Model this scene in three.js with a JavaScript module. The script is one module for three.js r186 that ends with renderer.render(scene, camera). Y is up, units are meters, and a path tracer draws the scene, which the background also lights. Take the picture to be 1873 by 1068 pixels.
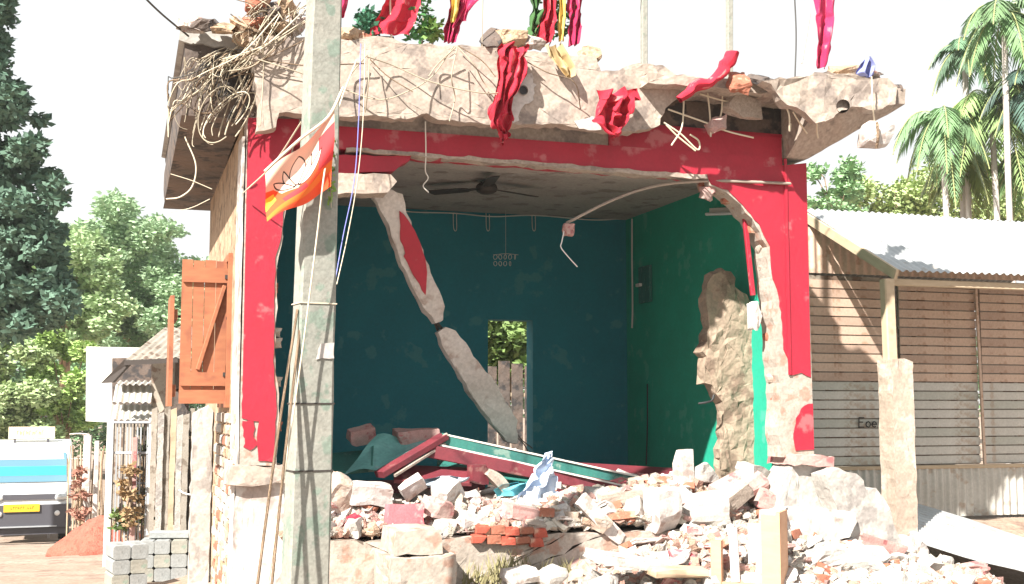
import * as THREE from 'three';
import { mergeGeometries } from 'three/addons/utils/BufferGeometryUtils.js';
import { ConvexGeometry } from 'three/addons/geometries/ConvexGeometry.js';
import { TessellateModifier } from 'three/addons/modifiers/TessellateModifier.js';

// ---------------------------------------------------------------- camera, sky, sun, exposure
const scene = new THREE.Scene();
const EYE = new THREE.Vector3(0, 1.55, 8.2), YAW = 17.8 * Math.PI / 180, PITCH = Math.atan(211 / 2200), FOC = 2200;
const camera = new THREE.PerspectiveCamera(2 * Math.atan(534 / FOC) * 180 / Math.PI, 1873 / 1068, 0.1, 600);
const FWD = new THREE.Vector3(Math.sin(YAW) * Math.cos(PITCH), Math.sin(PITCH), -Math.cos(YAW) * Math.cos(PITCH));
camera.position.copy(EYE); camera.lookAt(EYE.clone().add(FWD)); scene.add(camera);
const RGT = new THREE.Vector3(Math.cos(YAW), 0, Math.sin(YAW)), UPV = RGT.clone().cross(FWD);

const renderer = new THREE.WebGLRenderer({ antialias: true });
renderer.toneMapping = THREE.LinearToneMapping;
renderer.toneMappingExposure = 2.95;
renderer.shadowMap.enabled = true;

{ // hazy white tropical sky, air only
  const W = 64, H = 32, d = new Float32Array(W * H * 4);
  for (let j = 0; j < H; j++) for (let i = 0; i < W; i++) {
    const el = ((j + .5) / H - .5) * Math.PI, t = Math.max(0, Math.sin(el)), k = (j * W + i) * 4;
    const m = Math.pow(t, .8);
    d[k] = .37 - .06 * m; d[k + 1] = .375 - .045 * m; d[k + 2] = .375 - .03 * m; d[k + 3] = 1;
    if (el < 0) { d[k] = .2; d[k + 1] = .18; d[k + 2] = .16; }
  }
  const sky = new THREE.DataTexture(d, W, H, THREE.RGBAFormat, THREE.FloatType);
  sky.mapping = THREE.EquirectangularReflectionMapping; sky.magFilter = THREE.LinearFilter; sky.needsUpdate = true;
  scene.background = sky; scene.environment = sky;
}
const SUN = new THREE.Vector3(-.84, 1, .7).normalize();
const sun = new THREE.DirectionalLight(0xfff8ee, 4.9);
sun.position.copy(SUN).multiplyScalar(40).add(new THREE.Vector3(3, 1, -3)); sun.target.position.set(3, 1, -3);
sun.castShadow = true; sun.shadow.mapSize.set(2048, 2048); sun.shadow.radius = 1.5;
Object.assign(sun.shadow.camera, { left: -25, right: 25, top: 25, bottom: -25, near: 1, far: 120 });
scene.add(sun, sun.target);

// ---------------------------------------------------------------- helpers
function rng(s) { return () => { s |= 0; s = s + 0x6D2B79F5 | 0; let t = Math.imul(s ^ s >>> 15, 1 | s); t = t + Math.imul(t ^ t >>> 7, 61 | t) ^ t; return ((t ^ t >>> 14) >>> 0) / 4294967296; }; }
const V = (x, y, z) => new THREE.Vector3(x, y, z);
const lerp = (a, b, t) => a + (b - a) * t, clamp = (x, a = 0, b = 1) => Math.min(b, Math.max(a, x));
const smooth = (x, a, b) => { const t = clamp((x - a) / (b - a)); return t * t * (3 - 2 * t); };
// a point of the place: sight line measured on the photograph, met with a plane of known x, y or z, or at a known depth
function at(u, v, axis, val) {
  const d = FWD.clone().addScaledVector(RGT, (u - 936.5) / FOC).addScaledVector(UPV, -(v - 534) / FOC);
  const t = axis === 'd' ? val : (val - EYE[axis]) / d[axis];
  return EYE.clone().addScaledVector(d, t);
}
const hsh = (x, y, z) => { let h = Math.imul(x, 374761393) ^ Math.imul(y, 668265263) ^ Math.imul(z, 2147483647 - 1274126177); h = Math.imul(h ^ h >>> 13, 1274126177); return ((h ^ h >>> 16) >>> 0) / 4294967296; };
function vnoise(x, y, z) {
  const X = Math.floor(x), Y = Math.floor(y), Z = Math.floor(z), f = (t) => t * t * (3 - 2 * t), a = f(x - X), b = f(y - Y), c = f(z - Z);
  const g = (i, j, k) => hsh(X + i, Y + j, Z + k);
  return lerp(lerp(lerp(g(0, 0, 0), g(1, 0, 0), a), lerp(g(0, 1, 0), g(1, 1, 0), a), b), lerp(lerp(g(0, 0, 1), g(1, 0, 1), a), lerp(g(0, 1, 1), g(1, 1, 1), a), b), c) * 2 - 1;
}
function pnoise(u, v, f, seed) { // periodic in u and v
  const x = u * f, y = v * f, X = Math.floor(x), Y = Math.floor(y), s = (t) => t * t * (3 - 2 * t), a = s(x - X), b = s(y - Y);
  const g = (i, j) => hsh(((X + i) % f + f) % f, ((Y + j) % f + f) % f, seed);
  return lerp(lerp(g(0, 0), g(1, 0), a), lerp(g(0, 1), g(1, 1), a), b);
}
function fbm(u, v, f, oct, seed) { let s = 0, a = .5, n = 0; for (let i = 0; i < oct; i++) { s += a * pnoise(u, v, f, seed + i * 7); n += a; a *= .55; f *= 2; } return s / n; }
const toS = (c) => 255 * (c <= .0031308 ? 12.92 * c : 1.055 * Math.pow(clamp(c), 1 / 2.4) - .055);
function tex(n, fn, colour = true) {
  const d = new Uint8Array(n * n * 4);
  for (let j = 0; j < n; j++) for (let i = 0; i < n; i++) {
    const c = fn((i + .5) / n, (j + .5) / n), k = (j * n + i) * 4;
    for (let q = 0; q < 3; q++) d[k + q] = colour ? toS(clamp(Array.isArray(c) ? c[q] : c)) : 255 * clamp(Array.isArray(c) ? c[q] : c);
    d[k + 3] = 255;
  }
  const t = new THREE.DataTexture(d, n, n); t.wrapS = t.wrapT = THREE.RepeatWrapping; t.magFilter = THREE.LinearFilter; t.minFilter = THREE.LinearMipmapLinearFilter; t.generateMipmaps = true;
  if (colour) t.colorSpace = THREE.SRGBColorSpace; t.needsUpdate = true; return t;
}
const mix3 = (a, b, t) => [lerp(a[0], b[0], t), lerp(a[1], b[1], t), lerp(a[2], b[2], t)];
const bumpRough = tex(512, (u, v) => fbm(u, v, 10, 6, 3), false);
const bumpFine = tex(512, (u, v) => .5 * fbm(u, v, 40, 4, 11) + .5 * fbm(u, v, 5, 3, 12), false);
// matter in two or three tones: broad patches, then stains, then grain
function mottle(seed, a, b, c, o = {}) {
  const { f = 4, cut = .62, grain = .18, amp = 1 } = o;
  return tex(o.n || 512, (u, v) => {
    let k = mix3(a, b, clamp((fbm(u, v, f, 5, seed) - .3) * 2.2 * amp));
    k = mix3(k, c, smooth(fbm(u, v, f * 2, 5, seed + 50), cut, cut + .12));
    const g = 1 + grain * (fbm(u, v, 90, 2, seed + 90) - .5) * 2;
    return [k[0] * g, k[1] * g, k[2] * g];
  });
}
function mat(o) { const m = new THREE.MeshStandardMaterial(Object.assign({ roughness: .9, metalness: 0, side: THREE.DoubleSide }, o)); return m; }
const lin = (r, g, b) => new THREE.Color().setRGB(r, g, b);
const M = {
  plaster: mat({ map: mottle(1, [.39, .325, .275], [.33, .275, .23], [.24, .2, .175], { cut: .56, f: 5, grain: .24 }), bumpMap: bumpFine, bumpScale: .006 }),
  redPaint: mat({ map: mottle(21, [.37, .012, .034], [.31, .01, .028], [.4, .1, .11], { cut: .66, f: 5, grain: .08 }), bumpMap: bumpFine, bumpScale: .003, roughness: .62 }),
  masonry: mat({ map: mottle(31, [.4, .355, .31], [.34, .295, .25], [.34, .22, .17], { cut: .6, f: 6 }), bumpMap: bumpRough, bumpScale: .015 }),
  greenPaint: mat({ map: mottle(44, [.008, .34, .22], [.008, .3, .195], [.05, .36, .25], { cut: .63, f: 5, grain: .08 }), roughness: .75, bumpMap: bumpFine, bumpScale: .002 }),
  tealPaint: mat({ map: mottle(41, [.008, .185, .235], [.007, .165, .215], [.04, .22, .25], { cut: .63, f: 5, grain: .08 }), roughness: .8, bumpMap: bumpFine, bumpScale: .002 }),
  ceiling: mat({ map: mottle(47, [.4, .36, .33], [.34, .3, .28], [.26, .22, .2]), bumpMap: bumpFine, bumpScale: .002 }),
  mouldAndShade: mat({ map: mottle(51, [.1, .08, .07], [.14, .1, .08], [.045, .04, .04], { cut: .52, f: 5 }), bumpMap: bumpRough, bumpScale: .02 }),  // mould colour, reused to darken the upstand and shed wall as shade
  mud: mat({ map: mottle(55, [.33, .22, .14], [.42, .3, .2], [.2, .14, .09], { cut: .55, f: 8 }), bumpMap: bumpRough, bumpScale: .04 }),
  brick: mat({ map: mottle(61, [.34, .13, .08], [.29, .1, .06], [.4, .28, .2], { cut: .58, f: 5 }), bumpMap: bumpRough, bumpScale: .012 }),
  brickPale: mat({ map: mottle(64, [.4, .32, .26], [.34, .265, .21], [.44, .39, .34], { cut: .55, f: 5 }), bumpMap: bumpRough, bumpScale: .012 }),
  concrete: mat({ map: mottle(71, [.4, .385, .36], [.34, .325, .3], [.27, .25, .235], { cut: .6, f: 5 }), bumpMap: bumpRough, bumpScale: .012 }),
  whitewash: mat({ map: mottle(74, [.54, .515, .49], [.46, .425, .4], [.36, .3, .27], { cut: .58, f: 5 }), bumpMap: bumpRough, bumpScale: .008 }),
  pinkPlaster: mat({ map: mottle(77, [.42, .24, .22], [.4, .3, .27], [.34, .12, .12], { cut: .6, f: 5 }), bumpMap: bumpRough, bumpScale: .008 }),
  pole: mat({ map: mottle(81, [.25, .255, .225], [.29, .28, .245], [.19, .235, .195], { cut: .58, f: 6 }), bumpMap: bumpRough, bumpScale: .01 }),
  dirt: mat({ map: mottle(85, [.27, .2, .15], [.32, .25, .2], [.22, .15, .115], { cut: .58, f: 6, grain: .3 }), bumpMap: bumpRough, bumpScale: .03 }),
  redSoil: mat({ map: mottle(88, [.34, .085, .055], [.4, .11, .075], [.26, .06, .04], { f: 10, grain: .3 }), bumpMap: bumpRough, bumpScale: .04 }),
  debris: mat({ map: mottle(91, [.38, .34, .31], [.33, .275, .24], [.28, .16, .135], { cut: .58, f: 12, grain: .3 }), bumpMap: bumpRough, bumpScale: .03 }),
  galv: mat({ map: mottle(95, [.44, .455, .46], [.37, .385, .39], [.36, .34, .32], { cut: .64, f: 7, grain: .08 }), metalness: .4, roughness: .42 }),
  tin: mat({ map: mottle(97, [.52, .51, .47], [.46, .45, .41], [.42, .36, .3], { cut: .6, f: 7, grain: .1 }), metalness: .25, roughness: .6 }),
  rustTin: mat({ map: mottle(99, [.56, .42, .33], [.5, .37, .29], [.42, .28, .2], { cut: .6, f: 7, grain: .12 }), metalness: .2, roughness: .65 }),
  oldTin: mat({ map: mottle(102, [.26, .23, .19], [.34, .3, .25], [.16, .11, .08], { cut: .56, f: 7, grain: .12 }), metalness: .2, roughness: .7 }),
  whiteTin: mat({ color: lin(.74, .74, .72), metalness: .1, roughness: .5 }),
  steel: mat({ color: lin(.07, .06, .055), metalness: .5, roughness: .6 }),
  wireGrey: mat({ color: lin(.36, .31, .23), roughness: .7 }),
  wireDark: mat({ color: lin(.06, .055, .05), roughness: .6 }),
  wirePale: mat({ color: lin(.62, .55, .42), roughness: .6 }),
  wireBlue: mat({ color: lin(.2, .22, .6), roughness: .6 }),
  black: mat({ color: lin(.02, .02, .022), roughness: .6 }),
  rubber: mat({ color: lin(.025, .025, .025), roughness: .85 }),
  whitePaint: mat({ color: lin(.74, .75, .75), roughness: .35 }),
  pvc: mat({ color: lin(.62, .6, .55), roughness: .5 }),
  redCloth: mat({ map: mottle(161, [.5, .02, .045], [.38, .012, .03], [.55, .14, .14], { cut: .66 }), roughness: .95 }),
  pinkCloth: mat({ map: mottle(164, [.5, .025, .1], [.36, .015, .07], [.55, .16, .2], { cut: .66 }), roughness: .95 }),
  yellowCloth: mat({ color: lin(.7, .5, .12), roughness: .95 }),
  blueCloth: mat({ color: lin(.5, .6, .74), roughness: .95 }),
  tealCloth: mat({ color: lin(.12, .42, .48), roughness: .95 }),
  maroonWood: mat({ map: mottle(105, [.17, .025, .035], [.12, .02, .03], [.22, .1, .09], { cut: .66, f: 6 }), roughness: .6 }),
  greenWood: mat({ map: mottle(108, [.03, .17, .14], [.025, .13, .115], [.16, .26, .22], { cut: .66, f: 6 }), roughness: .6 }),
};
function grainTex(seed, a, b, c) { return tex(512, (u, v) => { const w = v + .03 * fbm(u, v, 3, 3, seed); const g = fbm(u * .25 % 1, w, 40, 3, seed + 3), s = fbm(u, w, 6, 4, seed + 9); return mix3(mix3(a, b, g), c, smooth(s, .58, .75) * .6); }); }
M.orangeWood = mat({ map: grainTex(201, [.38, .15, .07], [.27, .09, .045], [.19, .06, .035]), roughness: .65 });
M.oldWood = mat({ map: grainTex(205, [.5, .4, .28], [.4, .31, .21], [.3, .21, .14]), roughness: .85 });
M.tanWood = mat({ map: grainTex(208, [.6, .36, .22], [.52, .3, .18], [.45, .24, .14]), roughness: .75 });

function boxUV(g0, s = 1, off = 0) {
  const g = g0.index ? g0.toNonIndexed() : g0, p = g.attributes.position, uv = new Float32Array(p.count * 2);
  const a = V(), b = V(), c = V(), n = V();
  for (let i = 0; i < p.count; i += 3) {
    a.fromBufferAttribute(p, i); b.fromBufferAttribute(p, i + 1); c.fromBufferAttribute(p, i + 2); n.copy(b).sub(a).cross(c.clone().sub(a));
    const x = Math.abs(n.x), y = Math.abs(n.y), z = Math.abs(n.z);
    [a, b, c].forEach((q, k) => { let U, W; if (x >= y && x >= z) { U = q.z; W = q.y; } else if (y >= z) { U = q.x; W = q.z; } else { U = q.x; W = q.y; } uv[(i + k) * 2] = U / s + off; uv[(i + k) * 2 + 1] = W / s + off * .37; });
  }
  g.setAttribute('uv', new THREE.BufferAttribute(uv, 2)); return g;
}
const used = new Map();
function numbered(n) { const k = used.get(n) || 0; used.set(n, k + 1); return k ? n + '_' + String(k).padStart(3, '0') : n; }
function mesh(name, g, m, parent = scene) {
  const o = new THREE.Mesh(g, m); o.name = parent === scene ? numbered(name) : name; o.castShadow = o.receiveShadow = true; parent.add(o); return o;
}
function tag(o, label, category, group, kind = 'thing') { Object.assign(o.userData, { label, category }); if (group) o.userData.group = group; if (kind) o.userData.kind = kind; return o; }
function thing(name, label, category, pos = [0, 0, 0], turn = 0, group) { const o = new THREE.Group(); o.name = numbered(name); o.position.set(...pos); o.rotation.y = turn; scene.add(o); return tag(o, label, category, group); }
const flat = (g) => { const q = g.index ? g.toNonIndexed() : g; q.computeVertexNormals(); return q; };
const box = (x0, x1, y0, y1, z0, z1, s = 1.5) => boxUV(new THREE.BoxGeometry(x1 - x0, y1 - y0, z1 - z0).translate((x0 + x1) / 2, (y0 + y1) / 2, (z0 + z1) / 2), s);
const merge = (list) => mergeGeometries(list.map((g) => { const q = g.index ? g.toNonIndexed() : g; for (const k of Object.keys(q.attributes)) if (!['position', 'normal', 'uv'].includes(k)) q.deleteAttribute(k); return q; }));
// a bar of w x h from p to q, slightly chamfered
function bar(p, q, w, h, roll = 0, s = 1) {
  const L = p.distanceTo(q), c = Math.min(w, h) * .12, sh = new THREE.Shape();
  [[-w / 2 + c, -h / 2], [w / 2 - c, -h / 2], [w / 2, -h / 2 + c], [w / 2, h / 2 - c], [w / 2 - c, h / 2], [-w / 2 + c, h / 2], [-w / 2, h / 2 - c], [-w / 2, -h / 2 + c]].forEach(([x, y], i) => i ? sh.lineTo(x, y) : sh.moveTo(x, y));
  const g = boxUV(new THREE.ExtrudeGeometry(sh, { depth: L, bevelEnabled: false }).rotateZ(roll), s);
  const m = new THREE.Matrix4(), z = q.clone().sub(p).normalize(), up = Math.abs(z.y) > .95 ? V(0, 0, 1) : V(0, 1, 0), x = up.cross(z).normalize(), y = z.clone().cross(x);
  m.makeBasis(x, y, z).setPosition(p); return g.applyMatrix4(m);
}
const tube = (pts, r, seg = pts.length * 8, rad = 6) => new THREE.TubeGeometry(new THREE.CatmullRomCurve3(pts, false, 'catmullrom', .5), seg, r, rad, false);
const rod = (pts, r, rad = 7) => merge(pts.slice(1).map((q, i) => { const p = pts[i], d = q.clone().sub(p), g = new THREE.CylinderGeometry(r, r, d.length() + r, rad); g.applyQuaternion(new THREE.Quaternion().setFromUnitVectors(V(0, 1, 0), d.clone().normalize())); return g.translate((p.x + q.x) / 2, (p.y + q.y) / 2, (p.z + q.z) / 2); }));
// outline (world x,y pairs or [u,v] sightings on plane z) with broken edges, given real thickness and a rough skin
function broken(pts, z, depth, o = {}) {
  const { jag = .012, rough = 0, edge = .07, seed = 1, uvs = 1.5, tess = .1 } = o, r = rng(seed * 97 + 5), T = o.tilt, zAt = (v) => T ? lerp(T[1], T[3], (v - T[0]) / (T[2] - T[0])) : z, P = pts.map((p) => o.world ? p : (() => { const q = at(p[0], p[1], 'z', zAt(p[1])); return [q.x, q.y]; })());
  const sh = new THREE.Shape(); let first = true;
  P.forEach((a, i) => {
    const b = P[(i + 1) % P.length], L = Math.hypot(b[0] - a[0], b[1] - a[1]), n = Math.max(1, Math.round(L / edge)), st = pts[i][2] === 's';
    for (let k = 0; k < (st ? 1 : n); k++) { const t = k / n, j = st || k === 0 && pts[(i + P.length - 1) % P.length][2] === 's' ? 0 : jag; const x = lerp(a[0], b[0], t) + (r() - .5) * 2 * j, y = lerp(a[1], b[1], t) + (r() - .5) * 2 * j; first ? sh.moveTo(x, y) : sh.lineTo(x, y); first = false; }
  });
  let g = new THREE.ExtrudeGeometry(sh, { depth, bevelEnabled: false }).translate(0, 0, z - depth);
  if (T) { const a = at(936, T[0], 'z', T[1]).y, b = at(936, T[2], 'z', T[3]).y, p = g.attributes.position; for (let i = 0; i < p.count; i++) p.setZ(i, p.getZ(i) - z + lerp(T[1], T[3], (p.getY(i) - a) / (b - a))); g.computeVertexNormals(); }
  if (rough) {
    g.deleteAttribute('normal'); g.deleteAttribute('uv'); g = new TessellateModifier(tess, 7).modify(g);
    const p = g.attributes.position; for (let i = 0; i < p.count; i++) { const x = p.getX(i), y = p.getY(i), zz = p.getZ(i), f = 9, n = (q) => (vnoise(x * f + q, y * f + seed, zz * f) + .55 * vnoise(x * f * 2.3 + q, y * f * 2.3, zz * f * 2.3 + seed) + .45 * vnoise(x * 47 + q, y * 47, zz * 47)) * rough; p.setXYZ(i, x + n(3), y + n(17), zz + n(31)); }
    g.computeVertexNormals();
  }
  return boxUV(g, uvs, seed * .13);
}
// broken lump of masonry: a box with worn corners and split faces
function lump(seed, sx, sy, sz, rough = .16, n = 4, round = .35) {
  const r = rng(seed * 31 + 7), g = new THREE.BoxGeometry(1, 1, 1, n, n, n), p = g.attributes.position, cuts = [];
  for (let i = 0; i < 3; i++) cuts.push([V(r() - .5, r() - .5, r() - .5).normalize(), .42 + r() * .2]);
  for (let i = 0; i < p.count; i++) {
    const v = V(p.getX(i), p.getY(i), p.getZ(i)), L = v.length(); if (L > .5) v.multiplyScalar(lerp(1, .5 / L, round));
    for (const [d, c] of cuts) { const k = v.dot(d); if (k > c) v.addScaledVector(d, c - k); }
    const f = 2.6; v.x += vnoise(v.x * f + seed, v.y * f, v.z * f) * rough; v.y += vnoise(v.x * f, v.y * f + seed, v.z * f + 9) * rough; v.z += vnoise(v.x * f + 5, v.y * f, v.z * f + seed) * rough;
    p.setXYZ(i, v.x * sx, v.y * sy, v.z * sz);
  }
  g.deleteAttribute('normal'); g.deleteAttribute('uv'); return boxUV(flat(g), .8, r());
}
// hanging cloth: rows of [u, v, width] down its length, folded in depth
function cloth(rows, z, o = {}) {
  const { folds = 3, amp = .04, seed = 1, nu = 22, nv = 26, crumple = .011 } = o, pos = [], uv = [], idx = [];
  const R = rows.map(([u, v, w]) => { const a = at(u - w / 2, v, 'z', z), b = at(u + w / 2, v, 'z', z); return [a, b]; });
  for (let j = 0; j <= nv; j++) {
    const t = j / nv * (R.length - 1), k = Math.min(R.length - 2, Math.floor(t)), f = smooth(t - k, 0, 1), A = R[k][0].clone().lerp(R[k + 1][0], f), B = R[k][1].clone().lerp(R[k + 1][1], f);
    for (let i = 0; i <= nu; i++) {
      const s = i / nu, q = A.clone().lerp(B, s), ph = s * folds * 6.283 + seed + j * .08 + vnoise(s * 3, j * .2, seed) * 1.2;
      q.z += Math.sin(ph) * amp + vnoise(s * 6 + seed, j * .35, 4) * crumple; q.x += vnoise(s * 5, j * .3, seed + 8) * crumple; q.y += vnoise(s * 5 + 3, j * .3, seed + 18) * crumple;
      pos.push(q.x, q.y, q.z); uv.push(s, 1 - j / nv); if (i < nu && j < nv) { const a = j * (nu + 1) + i; idx.push(a, a + nu + 1, a + 1, a + 1, a + nu + 1, a + nu + 2); }
    }
  }
  const g = new THREE.BufferGeometry(); g.setAttribute('position', new THREE.Float32BufferAttribute(pos, 3)); g.setAttribute('uv', new THREE.Float32BufferAttribute(uv, 2)); g.setIndex(idx); g.computeVertexNormals(); return g;
}
// corrugated sheet over origin O with edge vectors A (across the waves) and B (along them)
function corrugated(O, A, B, pitch, depth, wob = 0, seed = 1) {
  const LA = A.length(), n = Math.max(4, Math.round(LA / pitch * 8)), m = wob ? 10 : 1, N = A.clone().cross(B).normalize(), pos = [], uv = [], idx = [];
  for (let j = 0; j <= m; j++) for (let i = 0; i <= n; i++) {
    const s = i / n, t = j / m, p = O.clone().addScaledVector(A, s).addScaledVector(B, t).addScaledVector(N, Math.sin(s * LA / pitch * 6.283) * depth / 2 + (wob ? wob * vnoise(s * 3 + seed, t * 3, seed) : 0));
    pos.push(p.x, p.y, p.z); uv.push(s * LA / 1.5, t * B.length() / 1.5); if (i < n && j < m) { const a = j * (n + 1) + i; idx.push(a, a + 1, a + n + 1, a + 1, a + n + 2, a + n + 1); }
  }
  const g = new THREE.BufferGeometry(); g.setAttribute('position', new THREE.Float32BufferAttribute(pos, 3)); g.setAttribute('uv', new THREE.Float32BufferAttribute(uv, 2)); g.setIndex(idx); g.computeVertexNormals(); return g;
}
// ---------------------------------------------------------------- ground
function ground(x, z) {
  const lane = z > -3 ? .0 + clamp((z - 2) / 4) * .05 : z > -10 ? lerp(0, -.45, (-3 - z) / 7) : z > -18 ? lerp(-.45, -1.12, (-10 - z) / 8) : lerp(-1.12, -1.3, clamp((-18 - z) / 20));
  let yard = lerp(.28, 0, smooth(z, .9, 2.8)); yard += .2 * smooth(x, 4.9, 5.8) * (1 - smooth(z, -1.5, -.5)); yard += smooth(-z, 8, 40) * .6; yard -= .2 * smooth(x, 5.9, 6.7) * smooth(z, -.9, -.1);
  return lerp(lane, yard, smooth(x, .35, 1.3)) + vnoise(x * .9, 3, z * .9) * .025 + vnoise(x * 3.1, 7, z * 3.1) * .008;
}
{
  const n = 150, pos = [], uv = [], idx = [], w = (t) => { const k = t * 2 - 1; return Math.sign(k) * (Math.abs(k) * 11 + Math.pow(Math.abs(k), 5) * 240); };
  for (let j = 0; j <= n; j++) for (let i = 0; i <= n; i++) { const x = w(i / n) + 3, z = w(j / n) - 2; pos.push(x, ground(x, z), z); uv.push(x / 2.2, z / 2.2); if (i < n && j < n) { const a = j * (n + 1) + i; idx.push(a, a + n + 1, a + 1, a + 1, a + n + 1, a + n + 2); } }
  const g = new THREE.BufferGeometry(); g.setAttribute('position', new THREE.Float32BufferAttribute(pos, 3)); g.setAttribute('uv', new THREE.Float32BufferAttribute(uv, 2)); g.setIndex(idx); g.computeVertexNormals();
  const o = mesh('ground', g, M.dirt); o.userData.kind = 'structure'; o.userData.label = 'bare dusty brown earth of the lane and yard';
}
M.rustTin2 = mat({ map: M.rustTin.map, color: lin(.82, .8, .8), metalness: .2, roughness: .65 });
M.tin2 = mat({ map: M.tin.map, color: lin(.85, .88, .86), metalness: .25, roughness: .6 });
M.concreteCool = mat({ map: mottle(131, [.27, .285, .285], [.23, .245, .245], [.18, .19, .19], { f: 6 }), bumpMap: bumpRough, bumpScale: .008 });
M.galvDull = mat({ color: lin(.4, .43, .46), metalness: .3, roughness: .5 });
M.redFaded = mat({ map: mottle(141, [.55, .1, .12], [.58, .16, .18], [.6, .34, .32], { cut: .66 }), bumpMap: bumpFine, bumpScale: .003 });
M.redBrick = mat({ map: mottle(144, [.46, .1, .06], [.4, .08, .05], [.5, .3, .22], { cut: .62 }), bumpMap: bumpRough, bumpScale: .01 });
M.tealPanel = mat({ map: mottle(147, [.1, .3, .28], [.14, .34, .33], [.25, .38, .38]), roughness: .6 });
M.slabMud = mat({ map: mottle(151, [.27, .21, .155], [.32, .25, .19], [.19, .135, .1], { cut: .58, f: 6 }), bumpMap: bumpRough, bumpScale: .03 });
scene.fog = new THREE.FogExp2(0xf4f8f6, .0007);
M.dustyTarp = mat({ map: mottle(174, [.34, .31, .27], [.27, .24, .2], [.18, .15, .12], { cut: .55, f: 6 }), roughness: .95 });
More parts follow.
